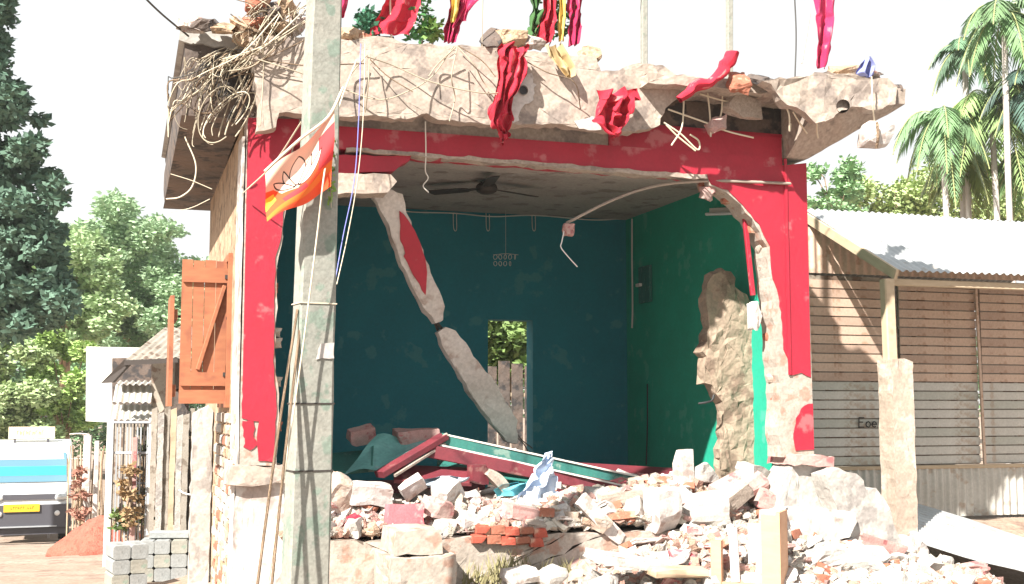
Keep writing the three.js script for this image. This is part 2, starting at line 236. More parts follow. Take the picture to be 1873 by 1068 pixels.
// ---------------------------------------------------------------- the damaged building
const B = thing('damaged_building', 'small red painted building with its front wall smashed open and roof edge broken', 'building');
{
  mesh('plinth', broken([[.74, -.3, 's'], [5.06, -.3, 's'], [5.06, .655, 's'], [3.4, .65], [2.4, .66], [.74, .66, 's']], .04, 3.5, { world: true, jag: .01, uvs: 1.2, rough: .012, tess: .13 }), M.masonry, B);
  mesh('floor_screed', box(.95, 4.9, .662, .672, -3.2, -.25), M.debris, B);
  // side wall with its window opening
  const side = mesh('side_wall', merge([box(.73, .93, -.3, 1.55, -3.5, -.2), box(.73, .93, 2.68, 3.5, -3.5, -.2), box(.73, .93, 1.55, 2.68, -.78, -.2), box(.73, .93, 1.55, 2.68, -3.5, -1.6)]), M.mud, B);
  side.userData.label = 'rough brown side wall with bare brick courses and open window';
  const bg = [0, 1, 2, 3].map((i) => lump(300 + i, .03, .068, .22, .05, 2, .08)), bm = [M.brickPale, M.brickPale, M.concrete, M.mud, M.brick], r = rng(5);
  for (let c = 0; c < 19; c++) for (let k = 0; k < 8; k++) {
    const z = -.14 - k * .243 - (c % 2) * .12, y = -.02 + c * .083; if (y > 1.5) continue;
    const b = mesh('brick', bg[(c * 3 + k) % 4], bm[Math.floor(r() * 4.4)], side); b.position.set(.722 + r() * .008, y, z);
  }
  const inner = merge([box(.931, .94, .67, 1.55, -3.2, -.2), box(.931, .94, 2.68, 3.5, -3.2, -.2), box(.931, .94, 1.55, 2.68, -.78, -.2), box(.931, .94, 1.55, 2.68, -3.2, -1.6)]);
  mesh('wall_plaster', inner, M.tealPaint, B);
  mesh('window_frame', merge([box(.7, .95, 1.55, 1.6, -1.6, -.78), box(.7, .95, 2.63, 2.68, -1.6, -.78), box(.7, .95, 1.6, 2.63, -1.6, -1.55), box(.7, .95, 1.6, 2.63, -.83, -.78)]), M.orangeWood, B);
  mesh('rear_wall', merge([box(.93, 3.41, .67, 3.5, -3.4, -3.2), box(3.88, 5.07, .67, 3.5, -3.4, -3.2), box(3.41, 3.88, 2.42, 3.5, -3.4, -3.2)]), M.tealPaint, B);
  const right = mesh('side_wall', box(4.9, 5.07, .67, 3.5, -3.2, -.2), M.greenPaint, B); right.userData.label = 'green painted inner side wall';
  mesh('skirting', merge([box(4.885, 4.899, .672, .86, -3.2, -.25), box(.945, 3.38, .672, .86, -3.199, -3.185), box(3.91, 4.884, .672, .86, -3.199, -3.185)]), M.maroonWood, B);
  mesh('roof_slab', broken([[.72, 3.5, 's'], [5.08, 3.5, 's'], [5.08, 3.66, 's'], [.72, 3.66, 's']], -.03, 3.5, { world: true, jag: 0 }), M.plaster, B);
  mesh('ceiling', box(.94, 4.9, 3.485, 3.499, -3.2, -.22), M.ceiling, B);
  mesh('ceiling_beam', box(.94, 4.9, 3.43, 3.484, -.9, -.7), M.ceiling, B);
  // front
  const beam = mesh('front_beam', broken([[.9, 3.345], [1.4, 3.335], [2.2, 3.325], [3.2, 3.315], [4.2, 3.305], [4.86, 3.31, 's'], [4.86, 3.499, 's'], [.9, 3.499, 's']], 0, .2, { world: true, jag: .008 }), M.redPaint, B);
  mesh('broken_plaster', broken([[1.42, 3.35], [2.0, 3.345], [2.6, 3.34], [3.4, 3.33], [4.2, 3.318], [4.2, 3.285], [3.7, 3.29], [3.2, 3.302], [2.5, 3.315], [1.9, 3.322], [1.42, 3.33]], .012, .12, { world: true, jag: .006, edge: .05, rough: .006 }), M.plaster, beam);
  const lc = mesh('column', broken([[452, 214, 's'], [550, 218, 's'], [530, 300], [519, 420], [515, 450], [508, 470], [506, 560], [504, 660], [510, 745], [507, 800], [506, 852, 's'], [437, 850, 's']], -.004, .21, { jag: .008, uvs: 1.2 }), M.masonry, B);
  mesh('red_paint', broken([[454, 215, 's'], [548, 218, 's'], [527, 300], [516, 420], [511, 450], [504, 470], [502, 560], [500, 660], [506, 745], [503, 800], [502, 846], [474, 842], [470, 800], [474, 772], [442, 765], [444, 700, 's']], .004, .01, { jag: .004, edge: .05 }), M.redPaint, lc);
  const fl = mesh('red_paint', broken([[444, 770], [466, 768], [464, 790], [470, 812], [460, 826], [446, 820]], .003, .008, { jag: .01, edge: .03, seed: 4 }), M.redPaint, lc); fl.userData.label = 'flaking red paint near the column foot';
  const rc = mesh('column', broken([[1292, 318, 's'], [1474, 300, 's'], [1489, 838, 's'], [1428, 836], [1424, 780], [1426, 700], [1418, 640], [1414, 580], [1410, 520], [1404, 490], [1402, 450], [1384, 412], [1354, 376], [1328, 350], [1296, 338]], -.004, .2, { jag: .01, uvs: 1.2, seed: 3 }), M.masonry, B);
  mesh('red_paint', broken([[1292, 316, 's'], [1475, 298, 's'], [1483, 690], [1466, 682], [1448, 688], [1440, 655], [1434, 640], [1430, 580], [1424, 540], [1412, 500], [1408, 450], [1388, 410], [1358, 374], [1332, 348], [1300, 336]], .004, .01, { jag: .006, edge: .045, seed: 8 }), M.redPaint, rc);
  mesh('red_paint', broken([[1470, 742], [1487, 738, 's'], [1489, 822, 's'], [1456, 824], [1452, 792], [1458, 764]], .004, .01, { jag: .008, edge: .04, seed: 9 }), M.redPaint, rc);
  { const r2 = rng(88), eg = [[1296, 342], [1316, 350], [1338, 366], [1360, 388], [1384, 420], [1402, 456], [1404, 490], [1410, 520], [1412, 552], [1414, 584], [1416, 616], [1420, 648], [1425, 690], [1425, 726], [1424, 760], [1426, 796]], gb = [0, 1, 2].map((i) => lump(330 + i, .2, .066, .1, .07, 3, .08)); for (const [u, v] of eg) { const o = mesh('brick', gb[Math.floor(r2() * 3)], r2() < .5 ? M.brickPale : M.brick, rc); o.position.copy(at(u + 12 - r2() * 14, v, 'z', -.1 - r2() * .04)); o.rotation.set((r2() - .5) * .2, (r2() - .5) * .4, (r2() - .5) * .25); } }
  { const r2 = rng(89), gb = [0, 1].map((i) => lump(340 + i, .18, .066, .1, .07, 3, .08)); for (const v of [452, 476, 520, 604, 628, 690, 716, 780, 806]) { const o = mesh('brick', gb[v % 8 ? 0 : 1], r2() < .5 ? M.brickPale : M.brick, lc); o.position.copy(at(482 + r2() * 9, v + r2() * 8, 'z', -.12)); o.rotation.z = (r2() - .5) * .2; } }
  mesh('pilaster_strip', box(4.868, 4.892, 1.8, 3.49, .004, .014), M.redPaint, rc);
  const ret = broken([[-.46, 1.14], [.0, 1.14, 's'], [.0, 3.38, 's'], [-.3, 3.4], [-.36, 2.9], [-.3, 2.4], [-.42, 1.9]], -.712, .016, { world: true, jag: .02, rough: .003, seed: 17 }); ret.rotateY(-Math.PI / 2); ret.computeVertexNormals();
  const rp = mesh('plaster_return', boxUV(ret, 1.2), M.whitewash, B); rp.userData.label = 'pale plaster on the lane side of the red column';
  // dwarf walls under the columns
  const d1 = mesh('dwarf_wall', broken([[.7, -.2, 's'], [1.06, -.2, 's'], [1.04, .5], [1.03, 1.06], [.705, 1.06, 's']], .05, .34, { world: true, jag: .012, rough: .006, tess: .12 }), M.whitewash, B);
  mesh('ledge', broken([[.66, 1.05], [1.06, 1.05], [1.08, 1.12], [1.02, 1.165], [.68, 1.16]], .11, .42, { world: true, jag: .012, rough: .008, seed: 6 }), M.plaster, d1);
  const d2 = mesh('dwarf_wall', broken([[4.62, .3], [5.1, .3, 's'], [5.1, 1.1, 's'], [4.86, 1.12], [4.8, 1.05], [4.72, .92], [4.68, .6]], .08, .3, { world: true, jag: .015, rough: .006, seed: 7, tess: .06 }), M.concrete, B);
  mesh('ledge', broken([[4.82, 1.12], [5.16, 1.1], [5.18, 1.16], [5.05, 1.2], [4.84, 1.19]], .14, .42, { world: true, jag: .015, rough: .01, seed: 9 }), M.pinkPlaster, d2);
  // roof edge: tan fascia, broken away towards the far end
  const fa = mesh('fascia', broken([[456, 66, 's'], [520, 66], [640, 72], [700, 66], [745, 80], [860, 82], [930, 92], [1000, 96], [1088, 104], [1098, 130], [1132, 128], [1166, 116], [1212, 120], [1236, 138], [1250, 158], [1238, 182], [1216, 196], [1208, 226], [1160, 242], [1050, 234], [1040, 228], [900, 226], [800, 218], [780, 206], [760, 216], [640, 212], [510, 206], [505, 236], [470, 240], [474, 205]], .22, .13, { jag: .01, rough: .007, edge: .05, tess: .05, seed: 11 }), M.plaster, B);
  fa.userData.label = 'tan concrete roof edge, chipped and stained';
  mesh('spout', tube([at(958, 164, 'z', .18), at(957, 165, 'z', .245)], .036, 6, 14), M.pvc, fa);
  mesh('spout_mouth', new THREE.CircleGeometry(.03, 16).translate(...at(957, 165, 'z', .243).toArray()), M.black, fa);
  mesh('lime_stain', broken([[948, 138], [970, 134], [980, 156], [974, 182], [952, 204], [948, 222], [938, 222], [932, 190], [940, 160]], .2275, .004, { jag: .012, edge: .03, seed: 2 }), M.whitewash, fa);
  mesh('cement_patch', broken([[1050, 222], [1085, 214], [1140, 220], [1130, 240], [1060, 236]], .2285, .004, { jag: .008, edge: .03, seed: 3 }), M.whitewash, fa);
  let can = new ConvexGeometry([[4.88, 3.5, -.1], [5.085, 3.5, -.1], [4.88, 3.505, .03], [5.085, 3.505, .03], [4.95, 3.78, .44], [5.5, 3.8, .44], [4.88, 3.99, -.4], [5.09, 3.99, -.4], [5.64, 3.99, .5], [4.9, 3.99, .5], [5.64, 3.87, .5], [4.9, 3.84, .5]].map((p) => V(...p)));
  can.deleteAttribute('normal'); can = new TessellateModifier(.09, 7).modify(can); { const p = can.attributes.position; for (let i = 0; i < p.count; i++) { const x = p.getX(i), y = p.getY(i), z = p.getZ(i); p.setXYZ(i, x + vnoise(x * 9, y * 9, z * 9) * .012, y + vnoise(x * 9 + 5, y * 9, z * 9) * .014, z + vnoise(x * 9, y * 9 + 5, z * 9) * .012); } } can.computeVertexNormals();
  const cant = mesh('cantilever', boxUV(can, 1.5), M.plaster, B); cant.userData.label = 'jutting broken end of the roof slab';
  mesh('roof_slab', broken([[3.55, 3.9], [4.2, 3.9], [4.95, 3.9, 's'], [4.95, 3.985, 's'], [4.2, 3.98], [3.55, 3.97]], .36, .9, { world: true, jag: .012, rough: .01, seed: 19 }), M.plaster, B);
  mesh('roof_slab', box(3.6, 5.06, 3.67, 3.975, -3.45, -.55), M.concrete, B);  // unseen raised slab, added to keep the sun off the stall shutters
  mesh('upstand', broken([[3.4, 3.69, 's'], [4.88, 3.69, 's'], [4.88, 3.9, 's'], [3.4, 3.9, 's']], -.04, .1, { world: true, jag: 0 }), M.mouldAndShade, B); mesh('upstand', box(3.4, 4.88, 3.665, 3.69, -.14, -.02), M.redPaint, B); mesh('upstand', box(3.4, 4.86, 3.5, 3.664, -.028, -.006), M.redPaint, B);  // dark upper upstand paints the shade under the broken slab
  mesh('fascia', broken([[1396, 150], [1440, 142], [1500, 134], [1560, 134], [1625, 146], [1640, 156], [1636, 190], [1600, 206], [1560, 196], [1530, 206], [1512, 222], [1494, 226], [1470, 204], [1440, 190], [1420, 166]], .54, .08, { jag: .014, rough: .014, edge: .06, seed: 15 }), M.plaster, B);
  mesh('drain_pipe', tube([at(1538, 196, 'z', .35), at(1542, 194, 'z', .57)], .05, 6, 14), M.mouldAndShade, cant);
  mesh('drain_pipe', tube([at(1610, 166, 'z', .44), at(1646, 166, 'z', .46)], .05, 6, 14), M.mouldAndShade, cant);
  // mouldy end of the roof over the lane
  const end = mesh('eaves_block', broken([[.31, 3.5, 's'], [.8, 3.5, 's'], [.8, 4.0], [.6, 4.1], [.5, 4.08], [.32, 4.12]], -.01, 4.0, { world: true, jag: .012, uvs: 1.2 }), M.mouldAndShade, B); end.userData.label = 'dark mouldy roof end above the lane';
  mesh('coping', broken([[.285, 4.0], [.73, 3.97], [.73, 4.07], [.29, 4.1]], .02, 4.0, { world: true, jag: .01, seed: 5 }), M.concrete, end);
  // what is left of the infill beside the utility pole
  const rem = mesh('wall_remnant', broken([[596, 284], [752, 284], [750, 296], [735, 300], [722, 314], [596, 316]], -.02, .16, { jag: .006, seed: 22 }), M.redPaint, B);
  mesh('broken_plaster', broken([[596, 318], [716, 320], [724, 332], [712, 352], [596, 356]], -.01, .18, { jag: .008, rough: .008, seed: 23 }), M.plaster, rem);
}
// step of two stone courses in front of the plinth
{
  const a = at(662, 968, 'z', .5), b = at(728, 975, 'z', .62), t = thing('stone_step', 'pale masonry step of two courses standing against the plinth', 'step', [0, 0, 0]);
  const x0 = at(728, 980, 'z', .5).x - .02, x1 = at(816, 980, 'z', .5).x, yT = at(728, 972, 'z', .5).y, yM = at(728, 1018, 'z', .5).y;
  mesh('course', broken([[x0, yM + .01], [x1 - .03, yM + .01], [x1 - .03, yT], [x0, yT]], .5, .45, { world: true, jag: .008, rough: .008, seed: 31 }), M.masonry, t);
  mesh('course', broken([[x0 - .04, -.1], [x1 + .05, -.1], [x1 + .05, yM], [x0 - .04, yM]], .58, .53, { world: true, jag: .008, rough: .01, seed: 32 }), M.masonry, t);
}
// ---------------------------------------------------------------- stall on the far side
{
  const t = thing('market_stall', 'closed tin market stall with sloping corrugated roof beside the broken building', 'stall'), X0 = 5.72, X1 = 9.6, ZW = -1.72;
  const eY = 2.7, eZ = -.4, rx = 6.17;
  const top = at(1480, 390, 'x', rx); // where the roof edge meets the red column
  const slope = (top.y - eY) / (eZ - top.z), rZ = -1.86, rY = eY + slope * (eZ - rZ);
  mesh('tin_roof', corrugated(V(rx, eY, eZ), V(X1 - rx, .0, 0), V(0, rY - eY, rZ - eZ), .076, .02, .008, 3), M.galv, t);
  mesh('tin_roof', corrugated(V(rx, rY, rZ - .02), V(X1 - rx, 0, 0), V(0, -1, -2.4), .076, .02), M.galv, t);
  mesh('barge_board', bar(V(rx - .02, eY - .04, eZ + .02), V(rx - .02, rY - .05, rZ), .03, .09), M.oldWood, t);
  mesh('eave_beam', bar(V(rx - .04, eY - .09, eZ - .1), V(X1, eY - .09, eZ - .1), .05, .06), M.oldWood, t);
  mesh('wall_panel', corrugated(V(X0, 2.82, ZW), V(X1 - X0, 0, 0), V(0, .44, 0), .09, .02), M.rustTin, t);
  mesh('wall_panel', box(rx + .0, X1, .3, rY - .95, -4.2, -4.15), M.oldTin, t);
  mesh('wall_panel', box(rx + .02, rx + .05, .3, 2.4, -4.1, ZW - .05), M.oldTin, t);
  const sill = at(1800, 852, 'z', ZW).y, foot = at(1800, 942, 'z', ZW).y;
  mesh('kick_panel', corrugated(V(X0, foot, ZW + .03), V(X1 - X0, 0, 0), V(0, sill - foot, 0), .085, .025, .004, 5), M.tin, t);
  mesh('sill_rail', bar(V(X0, sill, ZW + .02), V(X1, sill, ZW + .02), .05, .035), M.oldWood, t);
  // three shutters of horizontal ribs; two sheets one above the other
  const cols = [[1440, 1622], [1648, 1788], [1797, 1960]], seam = at(1640, 712, 'z', ZW).y, topY = 2.8, pitch = .088;
  cols.forEach(([a, b], i) => {
    const xa = at(a, 700, 'z', ZW).x, xb = at(b, 700, 'z', ZW).x, sh = mesh('shutter', box(xa, xb, sill + .02, topY, ZW - .03, ZW - .012), M.oldTin, t);
    sh.userData.label = ['shutter nearest the broken building', 'shutter between post and far shutter', 'shutter at the far end'][i];
    const n = Math.floor((topY - sill) / pitch), pr = new THREE.Shape(); pr.moveTo(0, 0);
    for (let k = 1; k <= 6; k++) pr.lineTo(Math.sin(k / 6 * Math.PI) * .022, k / 6 * pitch * .86); pr.lineTo(-.01, pitch * .86); pr.lineTo(-.01, 0);
    const rib = boxUV(new THREE.ExtrudeGeometry(pr, { depth: xb - xa, bevelEnabled: false }).rotateY(Math.PI / 2), 1.5);
    for (let k = 0; k < n; k++) { const y = sill + .03 + k * pitch, s = mesh('rib', rib, y > seam ? (k + i) % 3 ? M.rustTin : M.rustTin2 : (k + i) % 4 ? M.tin : M.tin2, sh); s.position.set(xa, y, ZW - .005); s.rotation.x = Math.PI; s.rotation.x = 0; }
  });
  const px1 = at(1792, 700, 'z', ZW).x; mesh('door_stile', bar(V(px1, sill, ZW + .03), V(px1 - .03, 2.72, ZW + .03), .03, .02), M.rustTin, t);
  mesh('door_stile', bar(V(at(1655, 512, 'z', ZW).x, 2.735, ZW + .03), V(px1 - .03, 2.72, ZW + .03), .02, .02), M.steel, t);
  mesh('hinge', box(at(1720, 506, 'z', ZW).x - .05, at(1720, 506, 'z', ZW).x + .05, 2.72, 2.76, ZW + .04, ZW + .05), M.steel, t);
  // chalked marks on the first shutter, and dark painted marks above it
  const sc = mesh('scrawled_marks', (() => { const q = (u, v) => at(u, v, 'z', ZW + .022), L = (...p) => rod(p.map(([u, v]) => q(u, v)), .0055, 5), O = (u, v, a, b, e = 6.3) => L(...Array.from({ length: 9 }, (_, i) => [u + Math.cos(i / 8 * e) * a, v - Math.sin(i / 8 * e) * b])); return merge([L([1580, 764], [1571, 764], [1571, 781], [1580, 781]), L([1571, 772], [1578, 772]), O(1588, 776, 4, 5), L([1595, 776], [1603, 776]), O(1599, 776, 4, 5, 5.4), L([1607, 783], [1611, 764]), O(1616, 775, 4, 5)]); })(), M.black, t);
}
// eave post: thin timber over a thick worn concrete stub
{
  const p = at(1640, 985, 'z', -.35), t = thing('stall_post', 'tall weathered post with thick concrete lower half holding the stall eave', 'post', [0, 0, 0]);
  const x = at(1641, 800, 'z', -.35).x; mesh('timber', bar(V(x - .02, 1.7, -.38), V(x - .02, 2.62, -.4), .095, .09), M.oldWood, t);
  mesh('concrete_stub', broken([[x - .1, .35], [x + .1, .35], [x + .1, 1.92], [x + .02, 1.95], [x - .1, 1.94]], -.25, .2, { world: true, jag: .004, rough: .004, seed: 41, tess: .06 }), M.brickPale, t);
}
// loose roofing sheet lying in front of the stall
{
  const a = at(1664, 986, 'z', -.1), b = at(1880, 1052, 'z', .35), c = at(1662, 918, 'z', -.95);
  const O = a, Bv = b.clone().sub(a).multiplyScalar(1.5), Av = c.clone().sub(a);
  const g = corrugated(O, Av, Bv, .076, .018, .02, 9); const o = mesh('roofing_sheet', g, M.galv); tag(o, 'loose corrugated roofing sheet lying on rubble in front of the stall', 'metal sheet');
}
// ---------------------------------------------------------------- utility pole and what hangs on it
{
  const Z = 1.6, c0 = at(558, 1068, 'z', Z), c1 = at(594, 0, 'z', Z), dy = c1.y - c0.y, X = (y) => c0.x + (c1.x - c0.x) * (y - c0.y) / dy;
  const t = thing('utility_pole', 'grey concrete utility pole standing in front of the broken building', 'pole', [X(0), 0, Z], .16);
  const N = 26, top = 5.4, pos = [], idx = [], uv = [], ch = .012;
  const ring = (y) => { const k = y / top, w = lerp(.118, .074, k), d = lerp(.085, .06, k), x = X(y) - X(0); return [[-w + ch, d], [w - ch, d], [w, d - ch], [w, -d + ch], [w - ch, -d], [-w + ch, -d], [-w, -d + ch], [-w, d - ch]].map(([a, b], i) => [a + x + vnoise(y * 6, i, 2) * .003, y, b + vnoise(y * 6, i, 8) * .003]); };
  for (let j = 0; j <= N; j++) { const R = ring(j / N * (top + .4) - .4); R.forEach((p) => pos.push(...p)); if (j < N) for (let i = 0; i < 8; i++) { const a = j * 8 + i, b = j * 8 + (i + 1) % 8; idx.push(a, b, a + 8, b, b + 8, a + 8); } }
  let g = new THREE.BufferGeometry(); g.setAttribute('position', new THREE.Float32BufferAttribute(pos, 3)); g.setIndex(idx); g = flat(g); mesh('shaft', boxUV(g, 1.1), M.pole, t);
  const band = (v, h, m, nm) => { const y = at(570, v, 'z', Z).y, k = y / top, w = lerp(.118, .074, k) + .004, d = lerp(.085, .06, k) + .004, x = X(y) - X(0); mesh(nm, box(x - w, x + w, y - h / 2, y + h / 2, -d, d), m, t); };
  band(556, .006, M.wirePale, 'wire_band'); band(738, .008, M.steel, 'wire_band'); band(860, .008, M.steel, 'wire_band');
  { const y = at(570, 642, 'z', Z).y, k = y / top, w = lerp(.118, .074, k), d = lerp(.085, .06, k), x = X(y) - X(0); mesh('paper_notice', broken([[x - .01, y - .05], [x + w - .01, y - .045], [x + w - .012, y + .04], [x + .02, y + .035], [x + .01, y]], d + .006, .003, { world: true, jag: .008, edge: .03 }), M.whitewash, t); }
  // flag
  const cv = document.createElement('canvas'); cv.width = 512; cv.height = 384; const c = cv.getContext('2d');
  c.fillStyle = '#e8502a'; c.fillRect(0, 0, 512, 384); c.fillStyle = '#e0b09a'; c.beginPath(); c.moveTo(0, 0); c.lineTo(512, 0); c.lineTo(512, 60); c.lineTo(330, 190); c.lineTo(240, 260); c.lineTo(120, 250); c.lineTo(60, 180); c.lineTo(0, 150); c.fill();
  c.fillStyle = '#e9b53a'; c.beginPath(); c.moveTo(0, 200); c.lineTo(60, 210); c.lineTo(80, 270); c.lineTo(0, 300); c.fill(); c.fillStyle = '#d63a3e'; c.fillRect(400, 60, 112, 190); c.beginPath(); c.moveTo(120, 290); c.lineTo(300, 250); c.lineTo(330, 300); c.lineTo(150, 330); c.fill(); c.fillStyle = '#ea6f2a'; c.beginPath(); c.moveTo(0, 350); c.lineTo(512, 250); c.lineTo(512, 300); c.lineTo(0, 384); c.fill();
  c.strokeStyle = '#2a1d1c'; c.lineWidth = 7; c.lineJoin = c.lineCap = 'round';
  const petal = (pts) => { c.beginPath(); c.moveTo(...pts[0]); c.bezierCurveTo(...pts[1], ...pts[2], ...pts[3]); c.bezierCurveTo(...pts[4], ...pts[5], ...pts[0]); c.fillStyle = '#ecc6b4'; c.fill(); c.stroke(); };
  petal([[230, 235], [150, 200], [170, 90], [250, 50], [330, 100], [320, 200]]); petal([[225, 240], [160, 235], [110, 170], [130, 100], [160, 130], [190, 190]]); petal([[240, 240], [310, 240], [360, 180], [350, 100], [310, 130], [270, 190]]); petal([[215, 245], [130, 250], [70, 200], [60, 140], [110, 160], [170, 210]]); petal([[250, 245], [350, 250], [410, 200], [420, 130], [360, 150], [300, 210]]);
  const tx = new THREE.CanvasTexture(cv); tx.colorSpace = THREE.SRGBColorSpace;
  const F = thing('flag', 'orange flag with black outlined flower tied across the utility pole', 'flag');
  const A = [at(485, 318, 'z', 1.8), at(612, 205, 'z', 1.76), at(488, 406, 'z', 1.82), at(606, 344, 'z', 1.78)], P = [], U = [], I = [], n = 26;
  for (let j = 0; j <= n; j++) for (let i = 0; i <= n; i++) { const s = i / n, q = j / n, p = A[0].clone().lerp(A[1], s).lerp(A[2].clone().lerp(A[3], s), q); p.z += Math.sin(q * 7 + s * 5) * .022 + Math.sin(s * 9 - q * 3) * .015; p.y += Math.sin(s * 8) * .012 - Math.sin(s * 3.14) * .02 * (1 - q); P.push(p.x, p.y, p.z); U.push(s, 1 - q); if (i < n && j < n) { const a = j * (n + 1) + i; I.push(a, a + n + 1, a + 1, a + 1, a + n + 1, a + n + 2); } }
  const fg = new THREE.BufferGeometry(); fg.setAttribute('position', new THREE.Float32BufferAttribute(P, 3)); fg.setAttribute('uv', new THREE.Float32BufferAttribute(U, 2)); fg.setIndex(I); fg.computeVertexNormals(); mesh('cloth', fg, mat({ map: tx, roughness: .95 }), F);
  mesh('stick', tube([at(484, 314, 'z', 1.8), at(545, 258, 'z', 1.79), at(600, 214, 'z', 1.76), at(628, 160, 'z', 1.7)], .009), M.wirePale, F);
  const leaf = thing('creeper_sprig', 'small green creeper sprig clinging to the utility pole below the flag stick', 'plant'), lr = rng(77), lg = [];
  for (let i = 0; i < 60; i++) { const v = 225 + lr() * 150, p = at(600 + lr() * 12, v, 'z', 1.7); lg.push(new THREE.PlaneGeometry(.02 + lr() * .02, .012).rotateZ(lr() * 6).rotateY(lr() * 2).translate(p.x, p.y, p.z)); }
  mesh('leaves', merge(lg), mat({ color: lin(.16, .26, .05) }), leaf); mesh('stem', tube([at(612, 190, 'z', 1.69), at(604, 280, 'z', 1.695), at(606, 380, 'z', 1.695)], .004), M.wireGrey, leaf);
}
function wire(name, label, pts, r, m, cat = 'wire', group) { return tag(mesh(name, tube(pts, r, Math.max(12, pts.length * 9), 5), m), label, cat, group); }
const A = (u, v, z) => at(u, v, 'z', z);
wire('hanging_rope', 'pale rope running down the front of the utility pole to the ground', [A(652, 110, .6), A(622, 190, 1.3), A(596, 300, 1.76), A(580, 430, 1.76), A(556, 620, 1.76), A(530, 800, 1.78), A(506, 960, 1.8), A(486, 1100, 1.82)], .005, M.wirePale, 'rope');
for (const [a, b, c, l] of [[544, 566, 464, 'leftmost'], [550, 590, 492, 'rightmost']]) { const o = wire('cane', l + ' of two thin canes leaning against the utility pole', [A(a, b, 1.66), A((a + c) / 2, (b + 1080) / 2, 1.82), A(c, 1120, 1.95)], .008, M.mud, 'cane'); }
for (const [d, l] of [[0, 'outer'], [8, 'inner']]) wire('blue_cable', l + ' of two pale blue cables dropping from roof edge beside the pole', [A(660 + d, 80, .5), A(656 + d, 220, .5), A(648 + d * .7, 330, .5), A(628 + d, 430, .5), A(612 + d * .5, 520, .6)], .0034, d ? M.wirePale : M.wireBlue, 'cable');
wire('service_wire', 'dark service wire crossing the sky to the mouldy roof end', [A(230, -40, .6), A(290, 20, .35), A(345, 66, .05)], .007, M.wireDark);
wire('pole_wire', 'pale wire from the red column up to the utility pole', [A(446, 352, .06), A(500, 300, .5), A(552, 222, 1.52)], .005, M.wirePale);
wire('ceiling_wire', 'white flex hanging from the roof edge down to the fan blade', [A(778, 222, .1), A(779, 280, .02), A(778, 312, -.05), A(783, 326, -.08), A(774, 340, -.08), A(784, 352, -.08)], .005, M.pvc);
// ---------------------------------------------------------------- wire tangle on the roof corner
{
  const t = thing('wire_tangle', 'big tangle of loose pale wires hanging from the roof corner', 'wires'), r = rng(91);
  const m = [M.wireGrey, M.wirePale, M.wireGrey, M.mud, M.wireDark];
  for (let i = 0; i < 46; i++) {
    const cx = 408 + (r() - .5) * 40, cy = 104 + (r() - .5) * 40, a = lerp(1.2, 3.9, r()) - .6, L = 60 + r() * 130, z0 = .04 + r() * .1, bend = (r() - .5) * 1.4, pts = [];
    for (let k = 0; k <= 7; k++) { const q = k / 7, an = a + bend * q * 1.6; pts.push(A(clamp(cx - Math.cos(an - 1.57) * L * q * .85 + Math.sin(q * 5 + i) * 6, 308, 520), cy + Math.sin(an - .6) * L * q * .55 + q * q * 70 * r(), z0 + Math.sin(q * 3.1) * .12 * r())); }
    mesh('wire', tube(pts, .002 + r() * r() * .006, 36, 4), m[i % 5], t);
  }
  for (let i = 0; i < 18; i++) { // coils
    const cx = 380 + r() * 70, cy = 130 + r() * 100, a = 22 + r() * 46, b = 26 + r() * 56, th = r() * 3, pts = [], z0 = .05 + r() * .12;
    for (let k = 0; k <= 14; k++) { const q = k / 14 * (4.6 + r() * .2) + th, x = Math.cos(q) * a, y = Math.sin(q) * b; pts.push(A(cx + x * Math.cos(th) - y * .4, cy + y + x * .3, z0 + .03 * Math.sin(q * 2))); }
    mesh('wire', tube(pts, .002 + r() * .0035, 48, 4), m[(i + 1) % 5], t);
  }
  mesh('wire', tube([A(338, 250, .05), A(358, 300, .06), A(352, 340, .05), A(330, 360, .03), A(304, 364, 0)], .005, 40, 5), M.wirePale, t);
  for (let i = 0; i < 16; i++) { const x0 = 380 + r() * 60, y0 = 110 + r() * 30, x1 = 470 + r() * 110, y1 = 10 + r() * 70; mesh('wire', tube([A(x0, y0, .12), A((x0 + x1) / 2, (y0 + y1) / 2 - 10 + r() * 30, .24 + r() * .1), A(x1, y1, .25)], .0035 + r() * .002, 24, 4), m[i % 4], t); }
  for (const p of [[[312, 318], [350, 330], [388, 346]], [[312, 388], [350, 380], [384, 364]]]) mesh('wire', tube(p.map(([u, v], k) => A(u, v, .03 + .03 * k)), .0026, 16, 4), M.wirePale, t);
}
// wires over the fascia
{
  const W = [[[470, 108], [560, 120], [620, 118], [668, 116]], [[470, 108], [540, 130], [620, 160], [690, 182], [740, 170], [790, 140], [830, 84]], [[672, 104], [720, 120], [790, 150], [880, 170], [930, 168]], [[672, 104], [710, 140], [755, 168]], [[676, 98], [674, 150], [668, 206]], [[834, 86], [800, 118], [784, 140]], [[838, 84], [880, 110], [906, 140]], [[838, 86], [868, 120], [886, 152], [920, 184]], [[480, 60], [482, 130], [476, 230]], [[940, 100], [1000, 132], [1050, 150], [1062, 200]], [[836, 88], [826, 140], [832, 180], [822, 222]], [[620, 196], [640, 140], [672, 100]]];
  const names = ['wire running flat from the tangle to the pole', 'long sagging wire looping below the pole across the roof edge', 'wire sweeping towards the hanging red cloth', 'short straight wire slanting down right of the pole', 'wire dropping plumb down the roof edge right of the pole', 'short wire slanting left below the second flag', 'upper wire slanting right below the second flag', 'lower wire slanting right below the second flag', 'wire dropping down the left end of the roof edge', 'wire looping right of the white spout', 'wire dropping below the second flag to the beam', 'wire rising steeply right behind the pole'];
  W.forEach((p, i) => wire('loose_wire', names[i], p.map(([u, v], k) => A(u, v, .26 + .05 * ((i + k) % 3))), .0045, i % 3 ? M.wireGrey : M.mud, 'wire', 'loose wires across the roof edge'));
}
